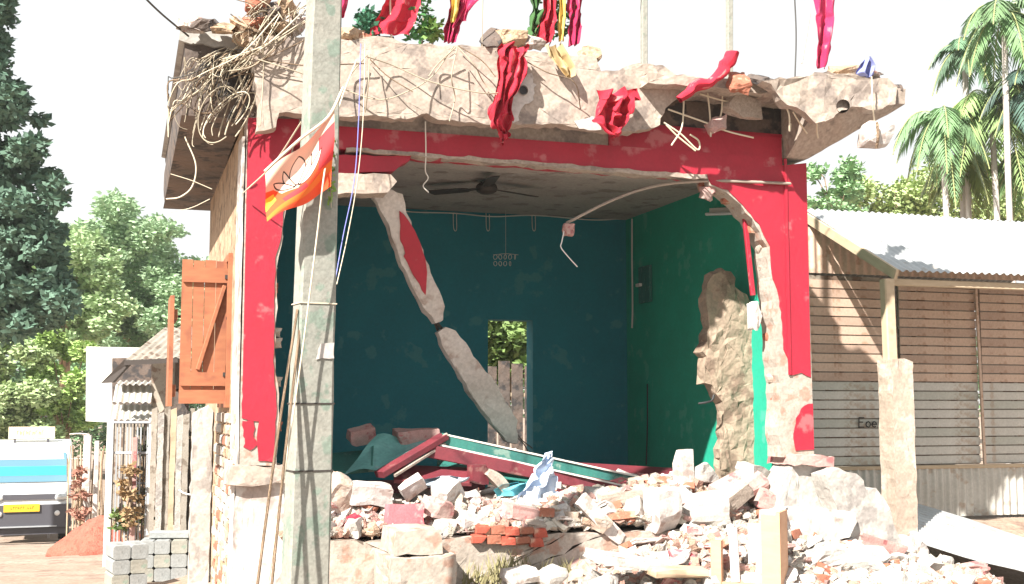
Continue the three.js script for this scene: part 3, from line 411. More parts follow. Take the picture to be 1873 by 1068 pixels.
// ---------------------------------------------------------------- cloths and flags along the roof
function rag(name, label, rows, z, m, o, cat = 'cloth') { return tag(mesh(name, cloth(rows, z, o), m), label, cat); }
rag('red_flag', 'wide plain red flag hanging left over the roof edge', [[740, -30, 60], [735, 10, 66], [722, 40, 76], [712, 64, 70]], .1, M.redCloth, { folds: 1.6, amp: .03, seed: 2 }, 'flag');
rag('red_flag', 'sliver of red flag right behind the utility pole', [[628, -20, 18], [626, 10, 16], [624, 32, 12]], .3, M.pinkCloth, { folds: 1, amp: .02, seed: 5, nv: 12 }, 'flag');
rag('festoon', 'red and pale streamer left of the roof middle', [[846, -20, 50], [838, 20, 36], [826, 50, 28], [822, 78, 24]], .1, M.pinkCloth, { folds: 3, amp: .03, seed: 7 }, 'streamer');
rag('festoon', 'yellow strip beside the red and pale streamer', [[836, -20, 22], [832, 14, 16], [828, 40, 8]], .16, M.yellowCloth, { folds: 1.5, amp: .02, seed: 8, nv: 12 }, 'streamer');
rag('pennant', 'maroon pennant with one slanting edge above the roof middle', [[862, -20, 46], [858, 0, 30], [850, 24, 12], [848, 40, 6]], .12, M.pinkCloth, { folds: 1, amp: .02, seed: 9, nv: 12 }, 'flag');
rag('festoon', 'crimson streamer bunch over the roof, its right strip', [[1052, -20, 26], [1052, 20, 24], [1050, 50, 22], [1048, 84, 16]], .1, M.pinkCloth, { folds: 2, amp: .03, seed: 12 }, 'streamer');
rag('festoon', 'yellow streamer in the middle of the roof bunch', [[1028, -20, 20], [1030, 30, 18], [1026, 76, 10]], .12, M.yellowCloth, { folds: 1.5, amp: .02, seed: 13, nv: 14 }, 'streamer');
rag('festoon', 'red streamer with bulging knot in the roof bunch', [[1002, -20, 22], [1004, 20, 16], [998, 44, 30], [996, 62, 34], [998, 80, 14]], .14, M.redCloth, { folds: 2, amp: .04, seed: 14 }, 'streamer');
rag('festoon', 'dark green leafy streamer at the left of the roof bunch', [[982, -20, 18], [982, 20, 18], [976, 50, 14], [974, 76, 8]], .1, mat({ color: lin(.05, .13, .04), roughness: 1 }), { folds: 2, amp: .03, seed: 15, crumple: .03 }, 'streamer');
rag('hanging_cloth', 'long crumpled red cloth hanging down left of the white spout', [[944, 84, 40], [938, 104, 52], [932, 140, 50], [922, 180, 40], [916, 215, 34], [922, 240, 22], [920, 258, 6]], .32, M.redCloth, { folds: 4, amp: .035, seed: 21, crumple: .03, nu: 30, nv: 40 });
rag('knotted_cloth', 'bow shaped knotted red cloth on the lower roof edge', [[1130, 164, 60], [1126, 184, 64], [1118, 206, 68], [1122, 226, 56], [1126, 246, 14]], .34, M.redCloth, { folds: 2.6, amp: .055, seed: 23, crumple: .035, nu: 30, nv: 30 });
{ const g = tube([A(1338, 92, .42), A(1326, 120, .42), A(1300, 148, .42), A(1268, 162, .4), A(1240, 180, .36)], .04, 40, 10), p = g.attributes.position; for (let i = 0; i < p.count; i++) { const k = vnoise(p.getX(i) * 14, p.getY(i) * 14, 3); p.setXYZ(i, p.getX(i) + k * .02, p.getY(i) + vnoise(p.getX(i) * 12, 2, p.getY(i) * 12) * .03, p.getZ(i) + k * .03); } g.computeVertexNormals(); tag(mesh('twisted_cloth', g, M.redCloth), 'twisted red cloth slung over the broken roof edge', 'cloth'); }
rag('red_flag', 'tall crimson flag at the right end of the roof', [[1506, -30, 38], [1508, 30, 36], [1506, 80, 30], [1502, 124, 20]], .3, M.pinkCloth, { folds: 1.4, amp: .03, seed: 31 }, 'flag');
rag('yellow_rag', 'pale yellow rag on the roof edge right of the spout', [[1012, 84, 30], [1022, 104, 36], [1034, 124, 34], [1040, 140, 14]], .3, mat({ color: lin(.5, .38, .2) }), { folds: 2, amp: .03, seed: 33, nv: 14 });
wire('flag_rope', 'rope strung between roof posts carrying the flags, above the frame', [A(600, -26, .12), A(760, -20, .1), A(900, -24, .11), A(1050, -20, .1), A(1178, -30, -.2), A(1334, -34, -.2), A(1506, -26, .3)], .006, M.wireGrey, 'rope');
for (const [u, v, l] of [[1178, 112, 'mossy upright post on the roof left of its twin'], [1334, 108, 'mossy upright post on the roof right of its twin']]) { const t = tag(mesh('roof_post', bar(A(u, v + 60, -.25), A(u, -120, -.25), .048, .048), M.pole), l, 'post'); }
wire('flag_stick', 'thin dark stick beside the tall crimson flag', [A(1454, 140, .3), A(1456, 60, .3), A(1452, -30, .3)], .006, M.wireDark, 'stick');
wire('flag_stick', 'pale curved twig left of the tall crimson flag', [A(1466, 116, .3), A(1474, 70, .3), A(1482, 20, .3)], .007, M.wirePale, 'stick');
wire('flag_stick', 'thin upright twig above the roof middle', [A(882, 96, .2), A(882, 40, .2), A(884, -30, .2)], .004, M.wireGrey, 'stick');
wire('flag_stick', 'stick of the wide plain red flag', [A(716, 76, .08), A(714, 20, .08), A(712, -40, .08)], .008, M.wirePale, 'stick');
// rubbish heaped on the roof
{
  const r = rng(44), spots = [[448, 58, 34, 28], [470, 44, 30, 30], [494, 30, 34, 34], [516, 24, 30, 40], [532, 44, 34, 26], [506, 52, 40, 22], [472, 8, 36, 34], [372, 46, 40, 16], [408, 52, 34, 14], [352, 44, 26, 14], [640, 62, 28, 18], [656, 68, 24, 12], [900, 78, 56, 16], [934, 72, 44, 26], [968, 78, 36, 18], [1078, 100, 30, 12], [1350, 150, 44, 18], [1392, 146, 40, 14], [1540, 130, 60, 16], [1590, 134, 50, 12]];
  const mm = [M.mud, M.brick, M.mouldAndShade, M.mud, M.debris];
  const ROOFL = ['earthy lump at the left foot of the roof brushwood', 'brick red lump left of centre in the roof brushwood', 'dark lump in the middle of the roof brushwood', 'tall earthy lump right in the roof brushwood', 'grey lump at the right foot of the roof brushwood', 'low wide earthy lump under the roof brushwood', 'reddish lump topmost in the roof brushwood', 'wide dark lump on the mouldy roof end', 'earthy lump nearest the brushwood on the mouldy roof end', 'grey lump at the outer corner of the mouldy roof end', 'earthy lump on the roof touching the utility pole edge', 'low reddish lump on the roof right of the utility pole', 'wide dark lump on the roof left of the hanging red cloth', 'tall earthy lump on the roof above the hanging red cloth', 'grey lump on the roof right of the hanging red cloth', 'thin earthy lump on the roof end before the broken gap', 'brick red lump right of the twisted red cloth', 'dark lump at the start of the jutting slab', 'wide earthy lump on the jutting slab by the crimson flag', 'low grey lump on the jutting slab below the blue rag'];
  spots.forEach(([u, v, w, h], i) => { const p = A(u, v, i > 15 ? .4 : .14), s = .0037; const o = mesh('roof_debris', lump(400 + i, w * s * 1.15, h * s * 1.3, .16, .2), mm[i % 5]); o.position.copy(p); o.rotation.set(r(), r() * 3, (r() - .5) * .5); tag(o, ROOFL[i], 'debris'); });
  const d = thing('dead_brushwood', 'dry brown brushwood piled on the roof corner', 'brushwood'); for (let i = 0; i < 46; i++) { const u = 430 + r() * 130, v = 10 + r() * 60; mesh('twig', tube([A(u, v + 20, .14), A(u + (r() - .5) * 40, v, .2 + r() * .1), A(u + (r() - .5) * 90, v - 30 * r(), .2)], .004, 12, 4), i % 2 ? M.mud : M.wireGrey, d); }
  tag(mesh('roof_board', bar(A(664, 72, .05), A(720, 74, .05), .04, .05), M.steel), 'short dark board lying on the roof below the wide red flag', 'board');
}
// leafy plants growing on the roof
function leafBall(r, n, L, P, sz, droop = .4) { // real small leaves spread through a volume
  const pos = [], nn = [], col = []; const a = V(), b = V(), c = V(), q = new THREE.Quaternion(), e = new THREE.Euler();
  for (let i = 0; i < n; i++) { P(a, r); e.set((r() - .5) * 2.2 - droop, r() * 6.28, (r() - .5) * 1.6); q.setFromEuler(e); const s = sz * (.6 + r() * .8), k = .7 + r() * .55, pt = [V(0, 0, 0), V(-.28 * s, 0, .45 * s), V(0, .06 * s, s), V(.28 * s, 0, .45 * s)].map((v) => v.applyQuaternion(q).add(a)); b.copy(pt[1]).sub(pt[0]).cross(c.copy(pt[3]).sub(pt[0])).normalize();
    for (const t of [[0, 1, 2], [0, 2, 3]]) for (const w of t) { pos.push(pt[w].x, pt[w].y, pt[w].z); nn.push(b.x, b.y, b.z); col.push(L[0] * k, L[1] * k, L[2] * k); } }
  const g = new THREE.BufferGeometry(); g.setAttribute('position', new THREE.Float32BufferAttribute(pos, 3)); g.setAttribute('normal', new THREE.Float32BufferAttribute(nn, 3)); g.setAttribute('color', new THREE.Float32BufferAttribute(col, 3)); return g;
}
const leafMat = new THREE.MeshPhysicalMaterial({ vertexColors: true, roughness: .75, side: THREE.DoubleSide, transmission: .3, thickness: 0 });
const leafMatOpaque = mat({ vertexColors: true, roughness: .7 });
for (const [u, v, w, h, l, c] of [[770, 30, 50, 90, 'green leafy sprigs behind the wide red flag', [.06, .2, .06]], [675, 40, 44, 40, 'green sprig right of the utility pole top', [.04, .16, .09]], [788, 56, 40, 30, 'low pale weeds on the roof middle left', [.14, .26, .06]], [1024, 20, 60, 90, 'hanging leaves among the roof streamers', [.05, .12, .03]]]) {
  const t = thing('roof_plant', l, 'plant'), r = rng(u), z = -.05; mesh('leaves', leafBall(r, 260, c, (p, q) => p.copy(at(u + (q() + q() - 1) * w / 2 * 1.1, v + (q() - .5) * h, 'z', z + (q() - .5) * .3)), .05), leafMatOpaque, t); mesh('stem', tube([A(u, v + h / 2 + 30, z), A(u + 4, v, z), A(u - 6, v - h / 2, z)], .006), M.wireGrey, t);
}
// bits hanging off the broken right end
{
  const bag = thing('hanging_bundle', 'pale cloth bundle hanging on a string from the broken roof tip', 'bundle');
  const g = lump(501, .24, .2, .2, .1, 6, .5); mesh('bundle', g, M.whitewash, bag).position.copy(A(1600, 246, .52)); mesh('string', tube([A(1594, 140, .6), A(1596, 190, .62), A(1600, 226, .54)], .006), M.wirePale, bag);
  mesh('fold', tube([A(1604, 224, .64), A(1606, 250, .66), A(1603, 270, .62)], .012), M.mud, bag);
  rag('blue_rag', 'small blue rag tied on the broken roof tip', [[1586, 106, 6], [1586, 120, 26], [1584, 134, 34], [1588, 140, 16]], .5, mat({ color: lin(.22, .25, .5) }), { folds: 2, amp: .03, seed: 41, nv: 10 });
  const rebar = (pts, l) => wire('bent_rebar', l, pts.map((p) => A(p[0], p[1], p[2] || .2)), .007, M.wirePale, 'rebar', 'bent bars under the broken roof edge');
  rebar([[1214, 224], [1246, 246], [1276, 274], [1278, 258], [1262, 246]], 'hooked bar at the left of the broken roof gap'); rebar([[1218, 228], [1240, 250], [1272, 276]], 'straight slanting bar below the hooked bar'); rebar([[1222, 200], [1290, 224], [1330, 240], [1378, 252]], 'long bar slanting across the broken roof gap'); rebar([[1250, 166], [1250, 200], [1246, 236], [1228, 266]], 'thin bar dropping at the left of the gap'); rebar([[1294, 170], [1298, 206], [1300, 250]], 'bar dropping plumb to the small lump'); rebar([[1322, 158], [1320, 200], [1314, 226]], 'bar dropping beside the large lump'); rebar([[1280, 172], [1340, 186], [1408, 174]], 'bar holding the large lump'); rebar([[1424, 178, .45], [1442, 206, .45], [1444, 240, .4], [1446, 226, .4]], 'hooked bar under the jutting slab'); rebar([[1450, 204, .45], [1462, 224, .4], [1476, 244, .3]], 'short straight bar under the jutting slab'); rebar([[1494, 224, .5], [1494, 240, .4], [1496, 252, .3]], 'short plumb bar under the jutting slab');
  const l1 = mesh('dangling_lump', lump(511, .3, .18, .1, .16), M.plaster); l1.position.copy(A(1358, 196, .2)); l1.rotation.z = -.3; tag(l1, 'large concrete lump dangling on bars in the roof gap', 'debris');
  const l2 = mesh('dangling_lump', lump(512, .16, .1, .08, .2), M.pinkPlaster); l2.position.copy(A(1311, 228, .2)); l2.rotation.z = .4; tag(l2, 'small pinkish lump dangling on a bar in the roof gap', 'debris');
  wire('bent_rod', 'long bent rod arching from the right column into the room', [A(1446, 336, .03), A(1380, 333, .03), A(1290, 331, -.02), A(1200, 340, -.1), A(1120, 366, -.18), A(1036, 408, -.26)], .012, M.plaster, 'rod');
  const l3 = mesh('dangling_lump', lump(513, .08, .09, .06, .2), M.pinkPlaster); l3.position.copy(A(1040, 420, -.26)); tag(l3, 'small lump on the tip of the bent rod', 'debris');
  wire('thread', 'white thread with a knot hanging below the bent rod', [A(1034, 410, -.26), A(1028, 440, -.26), A(1026, 452, -.26), A(1038, 468, -.26), A(1056, 488, -.26)], .0045, M.whitePaint, 'thread');
  const mr = tag(mesh('hanging_batten', bar(A(1362, 398, -.12), A(1377, 540, -.1), .035, .03), M.redPaint), 'pinkish red batten hanging inside the broken right column', 'batten');
  const l4 = mesh('dangling_lump', lump(514, .09, .2, .06, .22), M.whitewash); l4.position.copy(A(1379, 578, -.1)); tag(l4, 'pale lump at the foot of the hanging red batten', 'debris');
  const l5 = mesh('dangling_lump', lump(515, .11, .13, .07, .2), M.pinkPlaster); l5.position.copy(A(1293, 352, -.06)); tag(l5, 'pink plaster lump under the beam at the right column', 'debris');
}
// ---------------------------------------------------------------- in the room
{
  const c = A(890, 345, -1.5), t = thing('ceiling_fan', 'dark three bladed ceiling fan under the concrete ceiling', 'fan', [c.x, c.y, c.z]);
  mesh('rod', new THREE.CylinderGeometry(.012, .012, .16, 10).translate(0, .1, 0), M.steel, t);
  mesh('canopy', new THREE.LatheGeometry([[.0, .19], [.05, .19], [.045, .14], [.015, .12]].map(([a, b]) => new THREE.Vector2(a, b)), 18), M.steel, t);
  mesh('motor', new THREE.LatheGeometry([[.0, .06], [.05, .055], [.085, .03], [.095, 0], [.085, -.025], [.05, -.045], [0, -.05]].map(([a, b]) => new THREE.Vector2(a, b)), 24), M.steel, t);
  for (const a of [.35, .35 + 2.094, .35 + 4.188]) { const s = new THREE.Shape(); s.moveTo(.08, -.02); s.lineTo(.16, -.03); s.lineTo(.2, -.055); s.lineTo(.52, -.065); s.quadraticCurveTo(.56, 0, .52, .05); s.lineTo(.2, .045); s.lineTo(.16, .02); s.lineTo(.08, .015); const b = mesh('blade', new THREE.ExtrudeGeometry(s, { depth: .006, bevelEnabled: false }).rotateX(-Math.PI / 2 + .16).rotateY(a), M.steel, t); if (a < 1) b.rotation.z = -.03; }
  const zb = -3.17; wire('wall_cable', 'pale cable sagging along the top of the rear wall', [A(720, 384, zb), A(760, 388, zb), A(830, 390, zb), A(900, 396, zb), A(980, 394, zb), A(1080, 402, zb), A(1140, 400, zb)], .006, M.pvc, 'cable');
  for (const [u, l] of [[832, 'leftmost'], [892, 'middle'], [976, 'rightmost']]) wire('cable_hook', l + ' of three white hooks on the rear wall cable', [A(u - 3, 390, zb), A(u - 2, 418, zb + .01), A(u + 3, 420, zb + .01), A(u + 3, 392, zb)], .004, M.pvc, 'hook');
  const fz = -2.6, f = thing('tinsel_garland', 'small pale tinsel garland dangling in the middle of the room', 'garland'), r = rng(71); mesh('thread', tube([A(925, 384, fz), A(925, 466, fz)], .0015, 4, 4), M.pvc, f); for (let i = 0; i < 9; i++) mesh('loop', new THREE.TorusGeometry(.022, .003, 5, 14).rotateY(r() * 3).translate(...A(906 + i % 5 * 9, 470 + Math.floor(i / 5) * 12, fz).toArray()), M.pvc, f); mesh('thread', tube([A(902, 466, fz), A(925, 464, fz), A(948, 466, fz)], .002, 10, 4), M.pvc, f);
  // conduit, switch board and cracks on the green wall
  const xw = 4.885, Rw = (u, v) => at(u, v, 'x', xw); wire('conduit', 'thin pale conduit running down the far corner of the green wall', [Rw(1156, 400), Rw(1156, 480), Rw(1157, 560), Rw(1156, 600)], .009, M.pvc, 'conduit');
  const sb = thing('switch_board', 'small dim switch board on the green wall', 'switch board'), p = Rw(1182, 520); mesh('board', new THREE.BoxGeometry(.03, .36, .26).translate(p.x - .012, p.y, p.z), M.greenWood, sb); mesh('switch', new THREE.BoxGeometry(.03, .03, .09).translate(p.x - .04, p.y, p.z - .09), M.pvc, sb);
  wire('wall_crack', 'dark cable running down the lower green wall', [Rw(1184, 702), Rw(1184, 780), Rw(1182, 850)], .007, M.black, 'cable'); wire('wall_bracket', 'small dark bracket at the left of the leaning slab', [A(1278, 738, -.6), A(1292, 736, -.55), A(1302, 732, -.5), A(1306, 722, -.5)], .01, M.black, 'bracket');
  const t2 = thing('tube_light', 'unlit tube light high on the green wall behind the right column', 'lamp'); mesh('batten', bar(Rw(1300, 385), Rw(1362, 382), .03, .04), M.pvc, t2); mesh('tube', rod([Rw(1300, 392).add(V(-.04, 0, 0)), Rw(1362, 390).add(V(-.04, 0, 0))], .014), M.whitePaint, t2);
}
// broken post leaning from beam to rubble
{
  const t = thing('snapped_post', 'long snapped concrete post leaning from the beam down into the rubble', 'post');
  const TL = [340, -.22, 815, -1.4], z0 = -.78; mesh('upper_piece', broken([[686, 356], [716, 346], [740, 352], [742, 372], [756, 420], [776, 470], [800, 530], [812, 560], [808, 586], [796, 590], [770, 560], [742, 496], [716, 430], [698, 384]], 0, .11, { jag: .008, rough: .008, seed: 61, edge: .06, tilt: TL }), M.whitewash, t);
  mesh('red_patch', broken([[732, 384], [752, 410], [770, 446], [780, 486], [778, 540], [766, 520], [750, 492], [738, 470], [742, 462], [732, 440]], 0, .012, { jag: .005, edge: .05, seed: 62, tilt: [340, -.205, 815, -1.385] }), M.redPaint, t);
  mesh('lower_piece', broken([[798, 606], [814, 596], [832, 606], [866, 650], [908, 708], [944, 768], [946, 812], [928, 806], [900, 776], [864, 724], [828, 668], [812, 640]], 0, .11, { jag: .008, rough: .008, seed: 63, edge: .06, tilt: TL }), M.whitewash, t);
  mesh('exposed_rebar', tube([A(796, 584, -.86), A(804, 596, -.9), A(812, 606, -.94)], .012), M.steel, t); mesh('exposed_rebar', tube([A(790, 580, -.9), A(798, 596, -.94), A(804, 612, -.98)], .012), M.steel, t);
  mesh('wire_tail', tube([A(946, 800, -1.4), A(958, 812, -1.42), A(966, 826, -1.45)], .005), M.steel, t); mesh('wire_tail', tube([A(948, 796, -1.45), A(956, 806, -1.48), A(974, 820, -1.5)], .005), M.steel, t);
}
tag(mesh('leaning_wall_slab', broken([[1300, 498], [1320, 488], [1338, 494], [1348, 520], [1366, 540], [1382, 556], [1386, 600], [1380, 660], [1388, 720], [1382, 780], [1390, 850], [1388, 892], [1322, 892], [1316, 850], [1322, 790], [1320, 736], [1300, 704], [1286, 700], [1292, 650], [1284, 640], [1296, 600], [1292, 540]], -.6, .12, { jag: .014, rough: .02, seed: 71, tess: .08 }), M.slabMud), 'tall ragged slab of brown wall leaning inside the right column', 'wall slab');
// ---------------------------------------------------------------- road in front (where the photograph was taken from)
{ const g = new THREE.PlaneGeometry(160, 7.5, 160, 6).rotateX(-Math.PI / 2).translate(0, 0, 7.6), p = g.attributes.position; for (let i = 0; i < p.count; i++) p.setY(i, Math.max(.06, ground(p.getX(i), p.getZ(i)) + .02) + .01); g.computeVertexNormals(); const o = mesh('road', boxUV(g, 2), mat({ map: mottle(121, [.075, .072, .068], [.1, .095, .088], [.14, .12, .1]), bumpMap: bumpFine, bumpScale: .006 })); o.userData.kind = 'structure'; }
const D = (u, v, d) => at(u, v, 'd', d);
// ---------------------------------------------------------------- window shutter swung open on the side wall
{
  const z = -1.0, h = at(420, 475, 'z', z), x1 = .71, x0 = at(330, 600, 'z', z).x, y1 = h.y - .01, y0 = at(400, 738, 'z', z).y, n = 4, t = thing('window_shutter', 'orange wooden shutter with diagonal brace swung open from the side wall', 'shutter');
  for (let i = 0; i < n; i++) mesh('plank', boxUV(new THREE.BoxGeometry((x1 - x0) / n - .004, y1 - y0 - (i % 2) * .012, .022).translate(x0 + (i + .5) * (x1 - x0) / n, (y0 + y1) / 2, z), .9, i * .21), M.orangeWood, t);
  mesh('rail', box(x0 + .01, x1, y1 - .17, y1 - .06, z + .013, z + .035, .9), M.orangeWood, t); mesh('rail', box(x0 + .01, x1, y0 + .13, y0 + .23, z + .013, z + .035, .9), M.orangeWood, t); mesh('rail', box(x0 - .0, x1, y0 - .0, y0 + .1, z + .012, z + .03, .9), M.orangeWood, t);
  mesh('brace', bar(V(x0 + .13, y0 + .25, z + .026), V(x1 - .02, y1 - .19, z + .026), .03, .045, 0, .9), M.orangeWood, t);
  mesh('hinge', box(x1 - .02, x1 + .03, y0 + .2, y0 + .23, z + .036, z + .045), M.steel, t); mesh('hinge', box(x1 - .02, x1 + .03, y1 - .14, y1 - .11, z + .036, z + .045), M.steel, t);
  const t2 = thing('window_shutter', 'darker shutter leaf seen nearly edge on behind the orange one', 'shutter'); mesh('plank', box(x0 - .075, x0 - .045, y0 - .02, y0 + .8, z - .5, z - .04, .9), M.orangeWood, t2); mesh('rail', box(x0 - .045, x0 - .02, y0 + .05, y0 + .14, z - .48, z - .06, .9), M.orangeWood, t2); mesh('rail', box(x0 - .045, x0 - .02, y0 + .62, y0 + .7, z - .48, z - .06, .9), M.orangeWood, t2);
  for (const yy of [y0 + .1, y0 + .66]) mesh('stay', bar(V(x0 - .06, yy, z - .25), V(.74, yy, z - .35), .02, .02), M.steel, t2);
}
// ---------------------------------------------------------------- lane side: posts, tarpaulin, block stacks
{
  const p = at(386, 1068, 'y', -.02); tag(mesh('pier', broken([[.55, -.25], [.715, -.25], [.715, 1.52], [.68, 1.56], [.56, 1.5]], -2.3, .16, { world: true, jag: .006, rough: .006, seed: 81 }), M.concrete), 'pale grey concrete pier against the brick side wall', 'pier');
  const t = thing('board_fence', 'pale weathered upright boards beside the dark plank screen', 'fence'), fr = rng(66); for (let i = 0; i < 6; i++) { const u = 283 + i * 11.6, a = at(u, 742 + fr() * 16, 'z', -4.2 + fr() * .05), g = broken([[a.x - .028, -.25], [a.x + .026, -.25], [a.x + .022 + fr() * .01, a.y * .5], [a.x + .03, a.y], [a.x - .026, a.y - .02]], a.z, .025, { world: true, jag: .004, seed: 140 + i, uvs: .7 }); mesh('board', g, [M.dustyTarp, M.concrete, M.dustyTarp, M.oldWood, M.concrete, M.dustyTarp][i], t); } mesh('rail', bar(at(278, 830, 'z', -4.24), at(346, 832, 'z', -4.24), .03, .04), M.oldWood, t);
  const f = thing('plank_screen', 'dark upright planks closing the gap beside the pale boards', 'screen'); for (let i = 0; i < 5; i++) { const u = 346 + i * 7, a = at(u, 752, 'z', -4.4), b = at(u, 990, 'z', -4.4); mesh('plank', bar(V(a.x, b.y, a.z), V(a.x, a.y + (i % 2) * .03, a.z), .045, .02), i % 2 ? M.oldTin : M.steel, f); } mesh('rail', bar(at(340, 800, 'z', -4.38), at(382, 800, 'z', -4.38), .03, .03), M.oldWood, f);
  wire('washing_line', 'short white cord tied from the pale boards to the pier', [at(328, 896, 'z', -4.05), at(340, 903, 'z', -3.9), at(372, 908, 'z', -3.2)], .008, M.whitePaint, 'cord');
  // concrete blocks
  const bg = [0, 1, 2].map((i) => bar(V(0, 0, -.18), V(0, 0, .18), .143, .12 - i * .002)); const r = rng(8);
  const rowN = ['bottom', 'middle', 'top'], colN = { 4: ['leftmost', 'second from left', 'third from left', 'rightmost'], 2: ['left', 'right'] };
  const stack = (x, z, nx, ny, turn, l, grp) => { const c = Math.cos(turn), s = Math.sin(turn); for (let j = 0; j < ny; j++) for (let i = 0; i < nx; i++) { const dx = (i - (nx - 1) / 2) * .146 + (r() - .5) * .012, o = mesh('concrete_block', bg[(i + j) % 3], (i + j * 2) % 3 ? M.concreteCool : M.pole); o.position.set(x + dx * c, ground(x, z) + .06 + j * .124, z - dx * s); o.rotation.y = turn + (r() - .5) * .06; tag(o, rowN[j] + ' row ' + colN[nx][i] + ' ' + l, 'block', grp); } };
  stack(.47, -3.6, 4, 3, -.12, 'grey concrete block in the wider stack beside the brick wall', 'blocks of the wider stack'); stack(.06, -2.95, 2, 3, .18, 'grey concrete block in the narrow stack nearer the lane', 'blocks of the narrow stack');
  const cap = mesh('concrete_block', bg[1], M.concreteCool); cap.position.set(.45, ground(.47, -3.6) + .405, -3.62); cap.scale.y = .55; cap.rotation.y = 1.3; tag(cap, 'single concrete block lying crosswise on top of the wider stack', 'block');
  // red soil
  const g = new THREE.SphereGeometry(1, 40, 20), q = g.attributes.position; for (let i = 0; i < q.count; i++) { const x = q.getX(i), y = q.getY(i), z = q.getZ(i), k = Math.pow(Math.max(0, y), 1.3), w = 1 + .25 * vnoise(x * 3, y * 3, z * 3); q.setXYZ(i, x * .62 * w, Math.max(-.2, k * .52 - .04) + .03 * vnoise(x * 9, y * 9, z * 9), z * .7 * w); } g.computeVertexNormals();
  const hp = D(192, 1002, 16); const o = mesh('soil_heap', boxUV(g, .8), M.redSoil); o.position.set(hp.x, ground(hp.x, hp.z) - .02, hp.z); tag(o, 'heap of red soil at the lane edge beyond the blocks', 'soil heap');
}
// ---------------------------------------------------------------- shed behind
{
  const t = thing('tin_shed', 'ramshackle tin shed with white sheet wall and dark sloping eave by the lane', 'shed'), q4 = (a, b, c, d, th = .02) => { const n = b.clone().sub(a).cross(d.clone().sub(a)).normalize().multiplyScalar(th), P = [a, b, c, d], Q = P.map((p) => p.clone().sub(n)), tri = []; const f = (i, j, k, l) => tri.push(i, j, k, i, k, l); f(P[0], P[1], P[2], P[3]); f(Q[3], Q[2], Q[1], Q[0]); for (let i = 0; i < 4; i++) f(P[(i + 1) % 4], P[i], Q[i], Q[(i + 1) % 4]); const g = new THREE.BufferGeometry(); g.setAttribute('position', new THREE.Float32BufferAttribute(tri.flatMap((v) => [v.x, v.y, v.z]), 3)); g.computeVertexNormals(); return boxUV(g, 1.2); };
  mesh('white_sheet', q4(D(157, 770, 15.2), D(250, 775, 15.2), D(256, 636, 15.2), D(158, 634, 15.2)), M.whiteTin, t);
  mesh('white_sheet', q4(D(250, 660, 15.16), D(300, 660, 15.1), D(300, 632, 15.1), D(256, 636, 15.16)), M.whiteTin, t);
  const r0 = D(226, 660, 13.0), r1 = D(330, 654, 13.0), r2 = D(262, 640, 14.9); mesh('tin_roof', corrugated(r0, r1.clone().sub(r0), D(300, 600, 14.9).sub(r0), .09, .02), M.oldTin, t);
  mesh('eave_board', q4(D(184, 701, 13.1), D(205, 700, 13.05), D(240, 662, 13.0), D(228, 657, 13.0), .05), M.steel, t); mesh('eave_board', q4(D(226, 668, 12.98), D(325, 663, 12.98), D(325, 655, 12.98), D(228, 659, 12.98), .04), M.steel, t);
  mesh('back_wall', q4(D(205, 775, 14.2), D(345, 775, 14.2), D(345, 650, 14.2), D(205, 655, 14.2)), M.mouldAndShade, t);  // wall coloured dark to stand for the shadow below the shed roof
  mesh('side_board', q4(D(277, 764, 13.6), D(315, 742, 13.4), D(318, 664, 13.4), D(277, 664, 13.6)), M.oldTin, t);
  [[697, 703, 212, 276], [704, 736, 206, 276], [739, 768, 196, 276]].forEach(([a, b, l, rr], i) => { const o = D(l, b, 13.5 - i * .06), e = D(rr, b, 13.5 - i * .06), u = D(l + 6, a, 13.75 - i * .06); mesh('corrugated_flap', corrugated(o, e.sub(o), u.sub(o), .07, .025), M.tin, t); });
  const post = (u, v0, v1, d, w, m, nm = 'post') => { const a = D(u, v0, d), b = D(u, v1, d); b.y = ground(b.x, b.z) - .1; mesh(nm, bar(V(a.x, b.y, a.z), a, w, w), m, t); };
  post(203, 768, 950, 13.4, .075, M.whiteTin); post(276, 764, 950, 13.4, .03, M.whiteTin); post(247, 800, 950, 13.3, .06, M.pinkPlaster);
  for (let i = 0; i < 11; i++) post(209 + i * 6.2, 772, 950, 13.42, .018, i % 3 ? M.galvDull : M.steel, 'upright_bar');
  for (const v of [772, 828, 884]) mesh('rail', bar(D(203, v, 13.38), D(276, v, 13.38), .02, .025), M.galvDull, t);
  mesh('back_wall', q4(D(205, 960, 14.6), D(345, 960, 14.6), D(345, 770, 14.6), D(205, 770, 14.6)), M.oldTin, t);
}
// ---------------------------------------------------------------- fence behind the truck
{
  const t = thing('stick_fence', 'thin stick fence with pale posts between truck and shed', 'fence'), r = rng(31);
  for (const [u, v0, d, w] of [[161, 796, 19, .12], [178, 806, 18.6, .07], [96, 794, 25, .05]]) { const a = D(u, v0, d); mesh('post', bar(V(a.x, ground(a.x, a.z) - .1, a.z), a, w, w), M.whitewash, t); }
  for (const v of [794, 840, 880]) mesh('rail', tube([D(128, v, 20), D(146, v - 1, 19.5), D(165, v + 1, 19)], .012), M.whitewash, t);
  for (let i = 0; i < 16; i++) { const u = 124 + i * 4.8, a = D(u, 812 + r() * 40, 19.5 - i * .05); mesh('stick', tube([V(a.x + (r() - .5) * .1, ground(a.x, a.z) - .05, a.z), V(a.x + (r() - .5) * .06, a.y * .5, a.z), a], .012, 6, 5), i % 2 ? M.oldWood : M.mud, t); }
}
